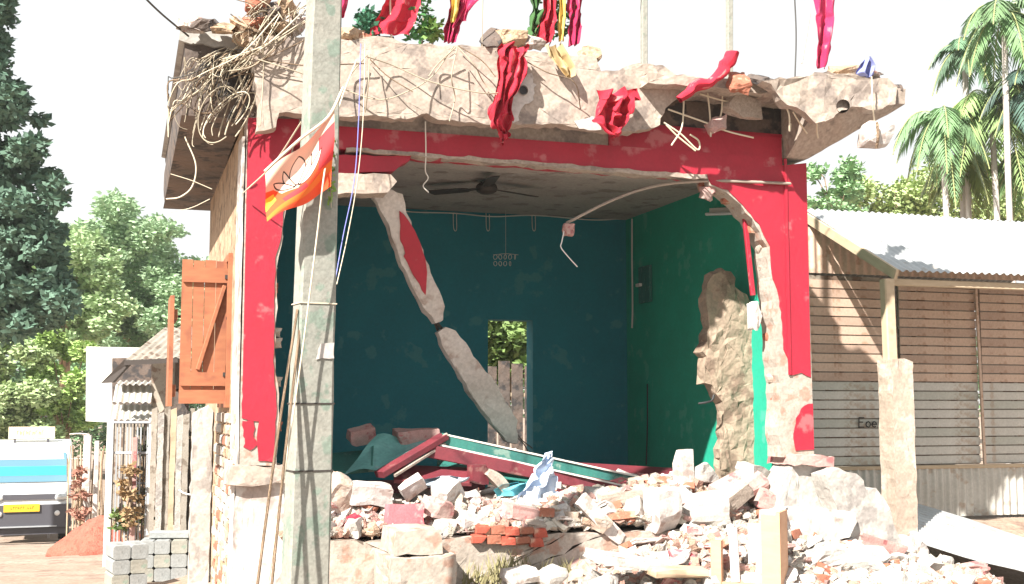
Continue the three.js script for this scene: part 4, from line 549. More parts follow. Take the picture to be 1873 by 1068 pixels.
// ---------------------------------------------------------------- small truck
{
  const c = D(50, 1000, 22.5), gy = ground(c.x, c.z), t = thing('mini_truck', 'white mini truck with yellow number plate parked on the lane', 'truck', [c.x, gy, c.z], .06);
  const prof = new THREE.Shape(); [[0, .38], [.03, .55], [.02, .8], [-.1, 1.0], [-.22, 1.06], [-.62, 1.66], [-.74, 1.78], [-.95, 1.84], [-1.55, 1.84], [-1.58, .38]].forEach(([z, y], i) => i ? prof.lineTo(z, y) : prof.moveTo(z, y));
  const cab = new THREE.ExtrudeGeometry(prof, { depth: 1.4, bevelEnabled: true, bevelSize: .04, bevelThickness: .04, bevelSegments: 3 }).rotateY(-Math.PI / 2).translate(.7, 0, 0); mesh('cab', cab, M.whitePaint, t);
  const slopeN = V(0, .4, .6).normalize(), on = (x, k, e) => V(x, lerp(1.09, 1.63, k), lerp(-.21, -.57, k)).addScaledVector(slopeN, e + .042), quad = (x0, x1, k0, k1, e, m, nm) => { const P = [on(x0, k0, e), on(x1, k0, e), on(x1 - .02 * (k1 > .9), k1, e), on(x0 + .02 * (k1 > .9), k1, e)], g = new THREE.BufferGeometry(); g.setAttribute('position', new THREE.Float32BufferAttribute([0, 1, 2, 0, 2, 3].flatMap((i) => P[i].toArray()), 3)); g.computeVertexNormals(); return mesh(nm, g, m, t); };
  const glass = mat({ color: lin(.12, .24, .32), roughness: .12, metalness: .1 }), dark = mat({ color: lin(.07, .07, .085), roughness: .6 });
  quad(-.66, .66, .0, 1, .004, glass, 'windshield'); quad(-.62, .64, .22, .52, .009, mat({ color: lin(.02, .42, .34), roughness: .5 }), 'sun_strip'); quad(-.6, .6, .76, .97, .009, mat({ color: lin(.55, .62, .64), roughness: .5 }), 'sun_visor');
  mesh('roof_seam', box(-.7, .7, 1.69, 1.705, -.62, -.6), dark, t);
  mesh('grille', box(-.46, .46, .8, .9, .02, .085), dark, t); mesh('bumper', boxUV(new THREE.BoxGeometry(1.5, .42, .2, 1, 1, 1).translate(0, .5, .08)), dark, t); mesh('bumper', box(-.72, .72, .16, .28, -.1, .12), dark, t); mesh('chrome_strip', box(-.62, .5, .3, .325, .1, .2), M.galvDull, t);
  for (const s of [-1, 1]) { mesh('headlight', new THREE.SphereGeometry(1, 16, 10).scale(.13, .075, .05).translate(s * .56, .83, .06), mat({ color: lin(.6, .62, .62), roughness: .15, metalness: .3 }), t); mesh('fog_lamp', new THREE.SphereGeometry(1, 12, 8).scale(.05, .05, .03).translate(s * .5, .55, .185), M.whitePaint, t); const m = mesh('mirror', boxUV(new THREE.BoxGeometry(.05, .22, .12).translate(s * .86, 1.3, -.25)), dark, t); mesh('mirror_arm', bar(V(s * .74, 1.22, -.28), V(s * .86, 1.26, -.25), .02, .02), dark, m); }
  const cv = document.createElement('canvas'); cv.width = 256; cv.height = 64; let k = cv.getContext('2d'); k.fillStyle = '#dcb32c'; k.fillRect(0, 0, 256, 64); k.fillStyle = '#5a4a14'; for (const [x, w] of [[50, 10], [66, 12], [84, 10], [100, 14], [120, 12], [138, 10], [170, 12], [188, 10], [204, 12]]) { k.fillRect(x, 20, w * .35, 24); k.fillRect(x, 20 + (x % 3) * 8, w, 7); } const px = new THREE.CanvasTexture(cv); px.colorSpace = THREE.SRGBColorSpace;
  mesh('number_plate', new THREE.BoxGeometry(.62, .14, .02).translate(-.12, .66, .2), mat({ map: px, roughness: .5 }), t);
  const cs = document.createElement('canvas'); cs.width = 256; cs.height = 64; k = cs.getContext('2d'); k.fillStyle = '#ecdcc0'; k.fillRect(0, 0, 256, 64); k.fillStyle = '#a88a6e'; for (let i = 0; i < 9; i++) { const x = 46 + i * 17; k.fillRect(x, 20 + (i % 3) * 3, 5, 22); k.fillRect(x, 20 + (i % 2) * 10, 13, 5); if (i % 2) k.fillRect(x + 8, 26, 5, 18); } const sx = new THREE.CanvasTexture(cs); sx.colorSpace = THREE.SRGBColorSpace;
  const sg = mesh('roof_sign', new THREE.BoxGeometry(.84, .23, .06).translate(-.0, 2.03, -.8), mat({ map: sx, roughness: .6 }), t); for (const s of [-.3, .3]) mesh('sign_leg', box(s - .02, s + .02, 1.83, 1.93, -.82, -.78), dark, sg);
  mesh('cargo_bed', merge([box(-.75, .75, .6, .68, -3.8, -1.66), box(-.76, -.72, .68, 1.15, -3.8, -1.66), box(.72, .76, .68, 1.15, -3.8, -1.66), box(-.76, .76, .68, 1.3, -1.68, -1.64)]), M.whitePaint, t);
  mesh('chassis', box(-.4, .4, .3, .6, -3.7, -.2), dark, t);
  for (const [x, z] of [[-.62, -.5], [.62, -.5], [-.62, -2.9], [.62, -2.9]]) { const w = mesh('wheel', new THREE.CylinderGeometry(.27, .27, .16, 24).rotateZ(Math.PI / 2).translate(x, .27, z), M.rubber, t); mesh('rim', new THREE.CylinderGeometry(.15, .15, .17, 18).rotateZ(Math.PI / 2).translate(x, .27, z), M.galvDull, w); }
}
// ---------------------------------------------------------------- trees and bushes
function plant(name, label, cat, clumps, o, trunk, group) {
  const t = thing(name, label, cat, [0, 0, 0], 0, group), r = rng(o.seed), tot = clumps.reduce((s, c) => s + c[3] * c[3], 0), cum = []; let s = 0; for (const c of clumps) cum.push(s += c[3] * c[3] / tot);
  const g = leafBall(r, o.n, o.col, (p, q) => { const k = q(), c = clumps[cum.findIndex((v) => v >= k)] || clumps[0]; const a = q() * 6.283, b = Math.acos(2 * q() - 1), R = c[3] * Math.pow(q(), .42); p.set(c[0] + Math.sin(b) * Math.cos(a) * R, c[1] + Math.cos(b) * R * .75, c[2] + Math.sin(b) * Math.sin(a) * R); }, o.leaf, o.droop);
  mesh('crown', g, o.thin ? leafMat : leafMatOpaque, t);
  if (trunk) { const [a, b, w] = trunk, pts = [a, a.clone().lerp(b, .5).add(V(.1, 0, .1)), b], tr = tube(pts, w, 16, 8), p = tr.attributes.position, y0 = a.y, y1 = b.y; mesh('trunk', tr, M.mud, t); clumps.forEach((c, i) => { if (i % 2 || i > 26) return; const e = V(c[0], c[1], c[2]), m = b.clone().lerp(e, .5); m.y += .2; mesh('limb', tube([b.clone().lerp(a, .15 * (i % 3)), m, e], w * .28, 12, 5), M.mud, t); }); }
  return t;
}
{
  let r = rng(12), cl = [];
  const edge = [[-60, 40], [20, 36], [60, 22], [120, 10], [160, 40], [220, 96], [250, 84], [300, 72], [340, 140], [390, 112], [440, 126], [500, 124], [560, 148], [600, 110]];
  for (let i = 0; i < 260; i++) { const v = -60 + r() * 660, k = edge.findIndex((e) => e[0] >= v), e0 = edge[Math.max(0, k - 1)], e1 = edge[Math.max(0, k)], lim = lerp(e0[1], e1[1], clamp((v - e0[0]) / Math.max(1, e1[0] - e0[0]))), rad = .11 + r() * .3 * r(), u = lim - rad * 90 - Math.pow(r(), 1.2) * 165, p = D(u, v, 19.5 + r() * 2.2); cl.push([p.x, p.y, p.z, rad * 1.15]); }
  const b = D(-150, 420, 20.5); plant('broad_tree', 'tall dark leafy tree at the left edge of the lane', 'tree', cl, { seed: 3, n: 62000, col: [.085, .16, .11], leaf: .12, droop: .9 }, [V(b.x, ground(b.x, b.z) - .2, b.z), b, .22]);
  cl = []; for (let i = 0; i < 200; i++) { const a = r() * 6.28, q = Math.sqrt(r()), u = 222 + Math.cos(a) * q * (146 + 14 * Math.sin(a * 5 + 1)), v = 522 + Math.sin(a) * q * (138 + 14 * Math.sin(a * 7)), p = D(u, v, 36 + r() * 5); cl.push([p.x, p.y, p.z, .3 + r() * .6 * r()]); }
  let m = D(240, 560, 39); plant('broad_tree', 'hazy pale green tree rising behind the tin shed', 'tree', cl, { seed: 4, n: 60000, col: [.33, .48, .28], leaf: .16, droop: .2, thin: true }, [V(m.x, -1.6, m.z), m, .2]);  // haze is put into the leaf colour by lightening it
  cl = []; for (let i = 0; i < 120; i++) { const a = r() * 6.28, q = Math.sqrt(r()), p = D(120 + Math.cos(a) * q * 95, 540 + Math.sin(a) * q * 120, 31 + r() * 3); cl.push([p.x, p.y, p.z, .22 + r() * .5 * r()]); }
  m = D(118, 600, 33); plant('broad_tree', 'pale yellow green tree between the dark tree and the shed', 'tree', cl, { seed: 6, n: 36000, col: [.36, .5, .25], leaf: .14, droop: .2, thin: true }, [V(m.x, -1.6, m.z), m, .14]);
  const bush = (l, u0, u1, v0, v1, d, n, col, leaf, seed, name = 'bush', droop = .1) => { const c = [], q = rng(seed); for (let i = 0; i < 26; i++) { const p = D(lerp(u0, u1, q()), lerp(v0, v1, Math.pow(q(), .8)), d + q() * 1.6); c.push([p.x, p.y, p.z, (u1 - u0) / 2200 * d * .14 * (1 + q())]); } const m = D((u0 + u1) / 2, v1, d + 1); plant(name, l, 'bush', c, { seed, n, col, leaf, droop }, [V(m.x, ground(m.x, m.z) - .3, m.z), m, .05]); };
  bush('pale yellow green bush behind the truck', -40, 90, 620, 800, 26, 20000, [.32, .42, .2], .12, 51); bush('brighter green bush between truck and white sheet wall', 70, 165, 615, 800, 26.5, 18000, [.32, .46, .15], .12, 52);
  bush('green far thicket behind the shed roof', 150, 400, 560, 760, 44, 12000, [.2, .34, .17], .2, 53, 'thicket'); bush('dense dark green far thicket behind the yellow green bushes', -60, 180, 580, 800, 46, 12000, [.16, .28, .14], .2, 54, 'thicket');
  bush('dry leafy plant beside the shed bars', 222, 258, 850, 960, 12.4, 900, [.3, .2, .1], .06, 55, 'dry_plant'); bush('reddish weedy plant below the stick fence', 132, 160, 850, 945, 17.6, 900, [.3, .14, .1], .07, 56, 'dry_plant');
  bush('dark vine growing up the shed lattice', 252, 274, 770, 960, 13.2, 900, [.06, .07, .03], .06, 57, 'vine');
  bush('low green weeds at the foot of the shed bars', 205, 250, 930, 968, 12.8, 500, [.1, .16, .04], .06, 58, 'weeds');
  bush('sunlit green bush seen through the rear doorway', 870, 1000, 560, 700, 17, 7000, [.14, .22, .06], .12, 59); bush('shrub behind the building seen through the side window', 480, 560, 540, 700, 19, 2500, [.12, .2, .05], .12, 60);
  bush('airy green shrub behind the stall next to the red column', 1480, 1570, 290, 400, 26, 2600, [.24, .4, .2], .13, 61); bush('pale yellow green shrub behind the stall roof left of the palms', 1560, 1700, 335, 400, 27, 5000, [.34, .44, .18], .12, 62);
  bush('pale shrubs under the areca palms behind the stall roof', 1690, 1900, 310, 410, 27, 6000, [.34, .44, .18], .13, 63);
  const f = thing('rear_fence', 'dark plank fence seen low through the rear doorway', 'fence'); for (let i = 0; i < 9; i++) { const a = at(850 + i * 24, 660 + (i % 3) * 5, 'z', -6.5); mesh('plank', bar(V(a.x, .2, a.z), a, .15, .02), M.mouldAndShade, f); } mesh('rail', bar(at(860, 720, 'z', -6.52), at(1030, 724, 'z', -6.52), .03, .05), M.oldWood, f);
}
function palm(label, u, v, d, fr, L, seed, col, hang = .9) {
  const t = thing('areca_palm', label, 'palm', [0, 0, 0], 0), r = rng(seed), c = D(u, v, d), gx = ground(c.x, c.z);
  mesh('trunk', tube([V(c.x + (r() - .5) * .3, gx - .2, c.z), V(c.x + (r() - .5) * .15, (c.y + gx) / 2, c.z), c], .055, 24, 8), M.whitewash, t);
  mesh('crown_shaft', tube([c.clone().add(V(0, -.45, 0)), c.clone().add(V(.02, .05, 0))], .075, 8, 8), mat({ color: lin(.2, .3, .1) }), t);
  for (let k = 0; k < fr; k++) {
    const a = k / fr * 6.283 * 2.4 + r() * .5, up = .9 - 1.5 * (k / fr) + (r() - .5) * .3, len = L * (.8 + r() * .4), pos = [], nn = [], cc = [], dir = V(Math.cos(a), 0, Math.sin(a)), pts = [];
    for (let i = 0; i <= 12; i++) { const s = i / 12; pts.push(c.clone().addScaledVector(dir, len * s * (1 - .25 * s)).add(V(0, len * (up * s - hang * s * s), 0))); }
    const cur = new THREE.CatmullRomCurve3(pts), side = V(-Math.sin(a), 0, Math.cos(a)), kk = .75 + r() * .5;
    for (let i = 2; i < 34; i++) for (const w of [-1, 1]) {
      const s = i / 34, p = cur.getPoint(s), tg = cur.getTangent(s), l = len * .42 * Math.sin(Math.PI * Math.min(1, s * .8 + .2)) * (.85 + r() * .3), e = p.clone().addScaledVector(side, w * l * .62).addScaledVector(tg, l * .5).add(V(0, -l * (.35 + r() * .35), 0)), wd = tg.clone().multiplyScalar(.03), m = p.clone().lerp(e, .5).add(V(0, .03, 0)), P = [p, m.clone().add(wd), e, m.clone().sub(wd)], n = V().subVectors(P[1], P[0]).cross(V().subVectors(P[3], P[0])).normalize();
      for (const q of [0, 1, 2, 0, 2, 3]) { pos.push(P[q].x, P[q].y, P[q].z); nn.push(n.x, n.y, n.z); cc.push(col[0] * kk, col[1] * kk, col[2] * kk); }
    }
    const g = new THREE.BufferGeometry(); g.setAttribute('position', new THREE.Float32BufferAttribute(pos, 3)); g.setAttribute('normal', new THREE.Float32BufferAttribute(nn, 3)); g.setAttribute('color', new THREE.Float32BufferAttribute(cc, 3));
    const f = mesh('frond', g, leafMat, t); mesh('rachis', tube(pts, .012, 14, 5), mat2.rachis, f);
  }
}
const mat2 = { rachis: mat({ color: lin(.3, .33, .14) }) };
palm('tallest areca palm at the right edge, its crown cut by the frame', 1836, 22, 22, 15, 1.26, 71, [.17, .31, .13], 1.1); palm('thin areca palm left of the tallest one', 1764, 86, 24, 13, 0.86, 72, [.11, .22, .12], 1.0); palm('full areca palm in the middle of the palm group', 1812, 182, 23, 17, 1.44, 73, [.24, .37, .13], 1.0); palm('low drooping areca palm over the stall roof', 1722, 214, 23, 15, 1.14, 74, [.17, .31, .14], 1.2); palm('small yellowish areca palm behind the stall ridge', 1760, 300, 24, 14, 0.96, 75, [.24, .3, .09], 1.1); palm('areca palm half outside the right frame edge', 1890, 150, 22, 14, 1.08, 76, [.06, .13, .1], 1.0); palm('lowest areca palm at the right frame edge', 1880, 290, 23, 14, 0.96, 77, [.14, .26, .08], 1.1);

{ // wooded land beyond the houses
  const r = rng(808), n = 42000, g = leafBall(r, n, [.09, .17, .07], (p, q) => { const x = lerp(-70, 95, q()), top = 4.2 + 1.6 * vnoise(x * .16, 1, 5) + 1.1 * vnoise(x * .5, 4, 5); p.set(x, -1.2 + top * Math.pow(q(), .75) + 1.2, -44 - q() * 5); }, .42, .3);
  tag(mesh('far_wood', g, leafMatOpaque), 'far belt of green trees beyond the houses', 'wood', null, 'stuff');
}
// ---------------------------------------------------------------- rubble
function heap(x, z) { // top of the settled debris
  let h = -9;
  const n = vnoise(x * 2.6, 1, z * 2.6) * .045 + vnoise(x * 6, 4, z * 6) * .025;
  if (z <= .04 && z > -2.4) { const s = smooth(z, -2.3, -1.0) * (1 - .75 * smooth(z, -.35, .04)); h = .66 + s * (.16 + .06 * smooth(x, 3.3, 4.4) + .05 * Math.sin(x * 2.1)) + n * s; }
  if (z > -.1) { const k = smooth(x, 2.75, 3.5) * (1 - smooth(x, 5.1, 6.2)), s = k * (1 - smooth(z, .15, 1.25)); const g = ground(x, z) + s * (.3 + .08 * Math.sin(x * 3.3)) + (s > .02 ? n : -.05); h = Math.max(h, g); }
  return h;
}
{
  const build = (x0, x1, z0, z1, nx, nz) => { const pos = [], idx = []; for (let j = 0; j <= nz; j++) for (let i = 0; i <= nx; i++) { const x = lerp(x0, x1, i / nx), z = lerp(z0, z1, j / nz); pos.push(x, heap(x, z), z); if (i < nx && j < nz) { const a = j * (nx + 1) + i; idx.push(a, a + nx + 1, a + 1, a + 1, a + nx + 1, a + nx + 2); } } const g = new THREE.BufferGeometry(); g.setAttribute('position', new THREE.Float32BufferAttribute(pos, 3)); g.setIndex(idx); return boxUV(flat(g), 1.1); };
  const o = mesh('rubble_bed', merge([build(.97, 4.86, -2.38, .035, 90, 56), build(2.7, 6.2, .05, 1.3, 80, 34)]), M.debris); tag(o, 'bed of crumbled mortar and dust under the broken masonry', 'rubble', null, 'stuff');
  // crumbs too small to pick apart
  const r = rng(17), N = 13000, g = lump(700, 1, 1, 1, .2, 2), im = new THREE.InstancedMesh(g, mat({ bumpMap: bumpRough, bumpScale: .01 }), N), m = new THREE.Matrix4(), q = new THREE.Quaternion(), cols = [[.5, .45, .38], [.56, .52, .45], [.42, .3, .22], [.4, .24, .19], [.62, .58, .55], [.4, .36, .32], [.45, .28, .25]];
  for (let i = 0; i < N; i++) { let x, z; if (r() < .58) { x = lerp(1, 4.8, r()); z = lerp(-2, .03, Math.sqrt(r())); } else { x = lerp(2.8, 6.1, r()); z = lerp(.06, 1.25, r()); } const s = .012 + Math.pow(r(), 2.4) * .055; q.setFromEuler(new THREE.Euler(r() * 6, r() * 6, r() * 6)); m.compose(V(x, heap(x, z) + s * .2, z), q, V(s * (1 + r()), s * (.6 + r() * .6), s * (1 + r()))); im.setMatrixAt(i, m); const c = cols[Math.floor(r() * 7)], k = .8 + r() * .4; im.setColorAt(i, lin(c[0] * k, c[1] * k, c[2] * k)); }
  im.name = 'rubble_crumbs'; im.castShadow = im.receiveShadow = true; scene.add(im); tag(im, 'small crumbs and chips scattered over the rubble', 'rubble', null, 'stuff');
}
{ // countable pieces: bricks, concrete lumps, plaster slabs
  const r = rng(23), zone = (x, z) => z > .05 ? (x < 3.75 ? 'on the slope left of the wooden frame' : x < 4.45 ? 'around the standing wooden frame' : 'below the leaning slab by the stall post') : x < 2.0 ? 'in the heap behind the utility pole' : x < 3.1 ? 'in the heap before the fallen window frame' : x < 4.0 ? 'in the heap right of the pale blue cloth' : 'in the heap at the right column foot';
  const word = (m) => m === M.brick ? 'red clay' : m === M.brickPale ? 'tan' : m === M.pinkPlaster ? 'pinkish' : m === M.whitewash ? 'white' : m === M.concrete ? 'grey' : m === M.plaster ? 'beige' : 'red painted';
  const kinds = [['broken_brick', 'broken brick', 'brick', [0, 1, 2, 3].map((i) => lump(800 + i, .22 - i % 2 * .09, .07, .11, .06, 3, .08)), [M.brick, M.brickPale, M.brick, M.pinkPlaster]], ['concrete_lump', 'concrete lump', 'concrete lump', [0, 1, 2, 3, 4, 5].map((i) => lump(820 + i, .15 + i % 3 * .05, .1 + i % 2 * .05, .13, .14, 4, .2)), [M.whitewash, M.concrete, M.whitewash, M.concrete, M.brickPale]], ['plaster_slab', 'fallen plaster', 'plaster', [0, 1, 2, 3].map((i) => lump(840 + i, .26 - i * .03, .035, .18, .07, 4, .12)), [M.whitewash, M.pinkPlaster, M.plaster, M.whitewash, M.concrete, M.whitewash, M.pinkPlaster, M.redFaded]]];
  for (let i = 0; i < 420; i++) {
    const k = kinds[i % 7 < 2 ? 1 : i % 7 < 5 ? 2 : 0]; let x, z; if (i % 9 < 5) { x = lerp(1.1, 4.75, r()); z = lerp(-1.35, .0, r()); } else { x = lerp(2.95, 5.8, r()); z = lerp(.1, 1.15, r()); }
    const o = mesh(k[0], k[3][Math.floor(r() * k[3].length)], k[4][Math.floor(r() * k[4].length)]), s = .5 + r() * .55;
    o.scale.setScalar(s); o.rotation.set((r() - .5) * 1.1, r() * 6.28, (r() - .5) * 1.1); o.position.set(x, heap(x, z) + .035 * s, z); const zn = zone(x, z), tilt = Math.max(Math.abs(o.rotation.x), Math.abs(o.rotation.z)); tag(o, (s > .92 ? 'large ' : s < .66 ? 'small ' : '') + (tilt > .38 ? 'tilted ' : 'flat lying ') + word(o.material) + ' ' + k[1] + ' ' + zn, k[2], k[1] + 's ' + zn);
  }
}
function big(name, label, cat, u, v, z, w, h, d, m, rot = [0, 0, 0], seed = 1, rough = .09, round = .15) { const k = FOC / (D(u, v, 1), V().subVectors(A(u, v, z), EYE).dot(FWD)), o = mesh(name, lump(seed + 900, w / k * 1.06, h / k * 1.06, d, rough, 6, round), m); o.position.copy(A(u, v, z)); o.rotation.set(...rot); return tag(o, label, cat); }
big('painted_block', 'pinkish red painted wall block standing on the plinth edge', 'wall block', 738, 946, -.06, 64, 46, .14, M.redFaded, [-.1, .1, -.02], 1, .04, .05);
big('painted_block', 'dark red angular block low beside the utility pole', 'wall block', 640, 968, -.1, 50, 36, .14, M.redPaint, [.3, .5, .5], 2);
big('masonry_chunk', 'small square cream block on the plinth edge', 'masonry', 812, 966, -.02, 36, 30, .12, M.whitewash, [0, .15, .02], 3, .05, .06);
{ const t = thing('fallen_brickwork', 'long fallen length of red brickwork lying on the plinth edge', 'brickwork'), a = A(868, 976, .02), b = A(998, 982, .02), n = 5; for (let i = 0; i < n; i++) for (let j = 0; j < 2; j++) { const o = mesh('brick', lump(960 + i, (b.x - a.x) / n * .97, .062, .12, .06, 3, .06), i % 2 ? M.brick : M.redBrick, t); o.position.copy(a.clone().lerp(b, (i + .5 - j * .3) / n)).add(V(0, .035 - j * .066, j * .01)); o.rotation.set(.05 * i - .1, 0, (i - 2) * .02); } }
big('masonry_chunk', 'rounded pink plastered chunk above the fallen red brickwork', 'masonry', 960, 944, -.15, 84, 34, .2, M.pinkPlaster, [.1, .2, -.25], 5);
big('masonry_chunk', 'tan beam stump lying right of the pale blue cloth', 'masonry', 1140, 914, -.25, 96, 36, .22, M.plaster, [.1, -.1, .12], 6, .06, .1);
big('plaster_plank', 'long white plaster plank slanting down right of the blue cloth', 'plaster', 1098, 950, .05, 108, 26, .05, M.whitewash, [0, .1, -.78], 7, .04, .05);
big('masonry_chunk', 'tall pale upright chunk left of the short white stub', 'masonry', 1212, 934, .05, 50, 76, .2, M.whitewash, [.1, .3, .1], 8);
big('masonry_chunk', 'large blunt white chunk behind the wooden frame', 'masonry', 1286, 936, .0, 80, 54, .26, M.concrete, [.2, -.3, .15], 9);
big('post_stub', 'short square white stub standing up in the rubble', 'post stub', 1250, 858, -.35, 30, 66, .1, M.whitewash, [.02, .2, .06], 10, .03, .04);
big('wall_flake', 'pink underside slab tilted over the white chunks', 'wall slab', 1352, 890, -.1, 96, 26, .22, M.pinkPlaster, [.4, .3, .25], 11, .07, .1); big('wall_flake', 'tan wedge shaped slab below the tilted pink slab', 'wall slab', 1334, 912, .02, 78, 30, .16, M.plaster, [.2, .2, .5], 12, .06, .1); big('wall_flake', 'reddish slab against the right dwarf wall', 'wall slab', 1408, 916, -.05, 60, 34, .18, M.pinkPlaster, [.3, -.2, -.3], 13);
big('masonry_chunk', 'grey crumbling chunk on the heap behind the tilted pink slab', 'masonry', 1376, 866, -.2, 60, 30, .16, M.concrete, [.2, .5, -.3], 14); big('masonry_chunk', 'grey round lump right of the short white stub', 'masonry', 1288, 864, -.35, 40, 34, .16, M.concrete, [0, .4, 0], 15);
big('masonry_chunk', 'wide cream chunk behind the pole on the left heap', 'masonry', 672, 902, -.3, 76, 38, .22, M.whitewash, [.1, .2, -.1], 16); big('masonry_chunk', 'peach coloured chunk touching the utility pole edge', 'masonry', 622, 902, -.25, 46, 60, .16, M.brickPale, [.2, .3, -.5], 17); big('masonry_chunk', 'white faceted chunk in the middle of the heap', 'masonry', 816, 902, -.3, 50, 36, .16, M.whitewash, [.2, .7, .4], 18); big('masonry_chunk', 'flat cream slab tilted before the maroon plank', 'masonry', 754, 890, -.35, 44, 32, .1, M.whitewash, [.5, .2, .5], 19, .05, .06); big('masonry_chunk', 'pale pink block leaning beside the painted block', 'masonry', 800, 930, -.12, 48, 34, .14, M.pinkPlaster, [.2, .3, -.4], 20);
tag(mesh('wall_slab', broken([[1510, 866], [1534, 858], [1566, 862], [1576, 878], [1584, 898], [1604, 890], [1616, 912], [1632, 950], [1646, 984], [1652, 1004], [1626, 1016], [1576, 996], [1546, 972], [1530, 930]], .3, .2, { jag: .012, rough: .006, seed: 87, tess: .06 }), M.concrete), 'big pale concrete slab leaning towards the stall post', 'concrete slab');
tag(mesh('wall_slab', broken([[1426, 938], [1470, 930], [1560, 936], [1566, 958], [1552, 984], [1500, 990], [1446, 978], [1424, 974]], .36, .28, { jag: .012, rough: .006, seed: 95, tess: .06 }), M.whitewash), 'thick horizontal concrete slab lying before the right column', 'concrete slab');
big('wall_slab', 'dark edged lump under the big leaning slab', 'concrete slab', 1600, 996, .22, 96, 30, .2, M.pinkPlaster, [.1, 0, -.3], 23); big('masonry_chunk', 'white stone at the foot of the stall post', 'stone', 1664, 1008, .1, 54, 44, .18, M.whitewash, [.1, .4, -.4], 24);
big('plaster_mound', 'mound of broken white plaster below the horizontal slab', 'plaster', 1530, 1024, .6, 150, 50, .34, M.concrete, [0, .1, .05], 25, .16, .4);
big('masonry_chunk', 'reddish chip heap at the bottom right edge of the rubble', 'masonry', 1764, 1050, .4, 100, 26, .2, M.pinkPlaster, [0, .1, .03], 26, .18); big('plaster_plank', 'flat pale plank lying low on the slope', 'plaster', 1150, 1026, .75, 150, 16, .2, M.whitewash, [.1, .1, -.2], 27, .04, .05); big('plaster_plank', 'tan plank end poking out of the slope', 'plaster', 1240, 1046, .85, 110, 16, .16, M.oldWood, [.1, .1, -.1], 28, .03, .05); big('masonry_chunk', 'round grey stone at the bottom of the slope', 'stone', 1010, 1054, .55, 46, 38, .16, M.concrete, [0, .3, 0], 29, .08, .5); big('masonry_chunk', 'pale flat stone left of the round grey stone', 'stone', 950, 1052, .5, 60, 22, .18, M.whitewash, [.05, .2, .04], 30);
// standing wooden frame
{
  const c = A(1362, 1010, .95), t = thing('wooden_frame', 'open wooden door frame box standing in the rubble', 'frame', [c.x, .24, .95], -.72), H = .62, W = .46;
  mesh('stile', box(-W / 2, -W / 2 + .07, 0, H - .2, -.06, 0, .8), M.tanWood, t); mesh('stile', box(W / 2 - .12, W / 2 - .022, 0, H - .02, -.03, .0, .8), M.tanWood, t); mesh('side_board', box(W / 2 - .022, W / 2 + .006, 0, H, -.26, .004, .8), M.tanWood, t);
  mesh('rail', box(-W / 2 + .07, W / 2 - .12, .07, .15, -.045, -.01, .8), M.tanWood, t); mesh('rail', box(-W / 2 + .07, W / 2 - .12, .0, .055, -.045, -.008, .8), M.tanWood, t); mesh('batten', bar(V(-.07, .15, -.03), V(-.1, H - .12, -.1), .06, .022), M.whitewash, t); mesh('back_board', box(-W / 2 + .2, W / 2 - .03, .15, H - .1, -.26, -.24, .8), M.whitewash, t);
  wire('plastic_pipe', 'thin white plastic pipe leaning above the wooden frame', [A(1420, 878, .3), A(1424, 930, .6), A(1426, 962, .8)], .012, M.whitePaint, 'pipe');
}
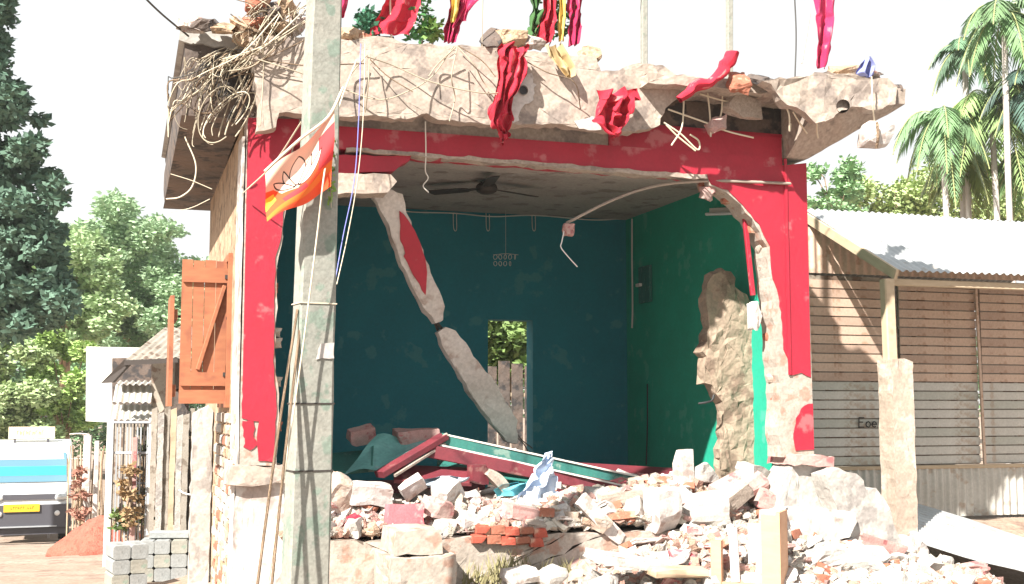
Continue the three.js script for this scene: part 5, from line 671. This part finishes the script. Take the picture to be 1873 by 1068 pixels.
// window frame fallen on the heap
{
  const t = thing('fallen_window_frame', 'fallen maroon and green window frame lying across the rubble in the room', 'window frame'), z = -.95;
  mesh('rail', bar(A(694, 868, -.7), A(812, 798, z), .11, .05), M.maroonWood, t); mesh('edge_strip', bar(A(722, 870, -.66), A(814, 812, z + .03), .02, .02), M.plaster, t); mesh('edge_strip', bar(A(760, 830, z + .06), A(818, 794, z + .04), .03, .025), M.plaster, t);
  mesh('stile', bar(A(806, 803, z), A(1186, 888, -.75), .05, .1), M.greenWood, t); mesh('stile', bar(A(780, 824, z + .06), A(1150, 898, -.65), .05, .1), M.maroonWood, t);
  mesh('edge_strip', bar(A(820, 796, z + .03), A(1186, 876, -.71), .012, .014), M.pvc, t); mesh('edge_strip', bar(A(806, 814, z + .06), A(1140, 888, -.6), .012, .014), M.pvc, t); mesh('cross_bar', bar(A(922, 838, z + .07), A(944, 822, z + .04), .02, .025), M.pvc, t); mesh('cross_bar', bar(A(1170, 894, -.6), A(1186, 876, -.6), .02, .025), M.pvc, t);
  tag(mesh('loose_board', bar(A(596, 850, -1.2), A(720, 838, -1.15), .5, .03, .25), M.greenWood), 'flat teal panel lying behind the utility pole in the room', 'board');
  tag(mesh('loose_board', bar(A(800, 846, -1.2), A(1010, 876, -1.0), .42, .03, .45), M.greenWood), 'dark green panel tucked under the fallen window frame', 'board');
  tag(mesh('loose_board', bar(A(1060, 862, -1.1), A(1236, 872, -.95), .36, .03, .3), M.maroonWood), 'dull maroon panel lying right of the fallen window frame', 'board');
  tag(mesh('loose_board', bar(A(720, 866, -.9), A(860, 872, -.8), .3, .03, .35), M.maroonWood), 'dull maroon panel lying low in front of the maroon rail', 'board');
  const g = thing('teal_sheet', 'crumpled teal panel sheet lying by the pinkish chunks in the room', 'sheet'); const O = A(630, 862, -.75), E = A(756, 856, -.85), U = A(690, 796, -1.1); mesh('panel', corrugated(O, E.clone().sub(O), U.clone().sub(O).multiplyScalar(1.0), .4, .05, .04, 6), M.tealPanel, g); mesh('fold_strip', bar(A(680, 850, -.7), A(682, 812, -1.0), .015, .015), M.greenWood, g);
  big('masonry_chunk', 'pink flat chunk at the left behind the teal panel', 'masonry', 660, 796, -1.25, 46, 28, .12, M.pinkPlaster, [.3, .2, .1], 41, .05, .08); big('masonry_chunk', 'pinkish tan block behind the maroon rail', 'masonry', 762, 804, -1.2, 76, 38, .2, M.pinkPlaster, [.1, .1, .05], 42, .06, .1);
  big('dark_box', 'small dark box under the fallen window frame', 'box', 874, 868, -.6, 30, 34, .12, M.maroonWood, [0, .1, 0], 43, .02, .03); big('clay_pipe', 'tan stub slanting beside the dark box', 'masonry', 908, 876, -.55, 46, 20, .1, M.plaster, [0, 0, -.8], 44, .05, .2);
  rag('draped_cloth', 'pale blue cloth draped in a peak over the rubble', [[1002, 828, 12], [1000, 846, 26], [996, 868, 44], [988, 892, 62], [984, 916, 80]], -.42, M.blueCloth, { folds: 1.6, amp: .03, seed: 51, nu: 30, crumple: .035 }); rag('draped_cloth', 'teal cloth spread left of the pale blue one', [[960, 882, 30], [946, 888, 60], [938, 896, 76], [940, 908, 60]], -.5, M.tealCloth, { folds: 2, amp: .03, seed: 52, nv: 14 }); rag('draped_cloth', 'grey blue cloth on the heap before the fallen frame', [[830, 872, 60], [812, 878, 84], [800, 886, 80], [806, 894, 40]], -.42, mat({ color: lin(.3, .36, .42) }), { folds: 2, amp: .03, seed: 53, nv: 14 });
}

// weeds rooted along the plinth foot
{ const r = rng(303); [[880, 1024, 'left'], [930, 1006, 'middle'], [1016, 1018, 'right']].forEach(([u, v, l]) => { const t = thing('weed_tuft', l + ' one of three dusty weed tufts along the plinth foot', 'weeds'), g = []; for (let i = 0; i < 70; i++) { const b = at(u + (r() - .5) * 70, v + 36 + r() * 14, 'z', .1 + r() * .12), L = .05 + r() * .12, a = r() * 6.28, e = b.clone().add(V(Math.cos(a) * L * .5, L, Math.sin(a) * L * .4)), w = V(.006, 0, .004), P = [b.clone().sub(w), b.clone().add(w), e]; const q = new THREE.BufferGeometry(); q.setAttribute('position', new THREE.Float32BufferAttribute(P.flatMap((p) => p.toArray()), 3)); q.setAttribute('uv', new THREE.Float32BufferAttribute([0, 0, 1, 0, .5, 1], 2)); q.computeVertexNormals(); g.push(q); } mesh('blades', merge(g), mat({ color: lin(.22, .2, .1) }), t); }); }
renderer.render(scene, camera);
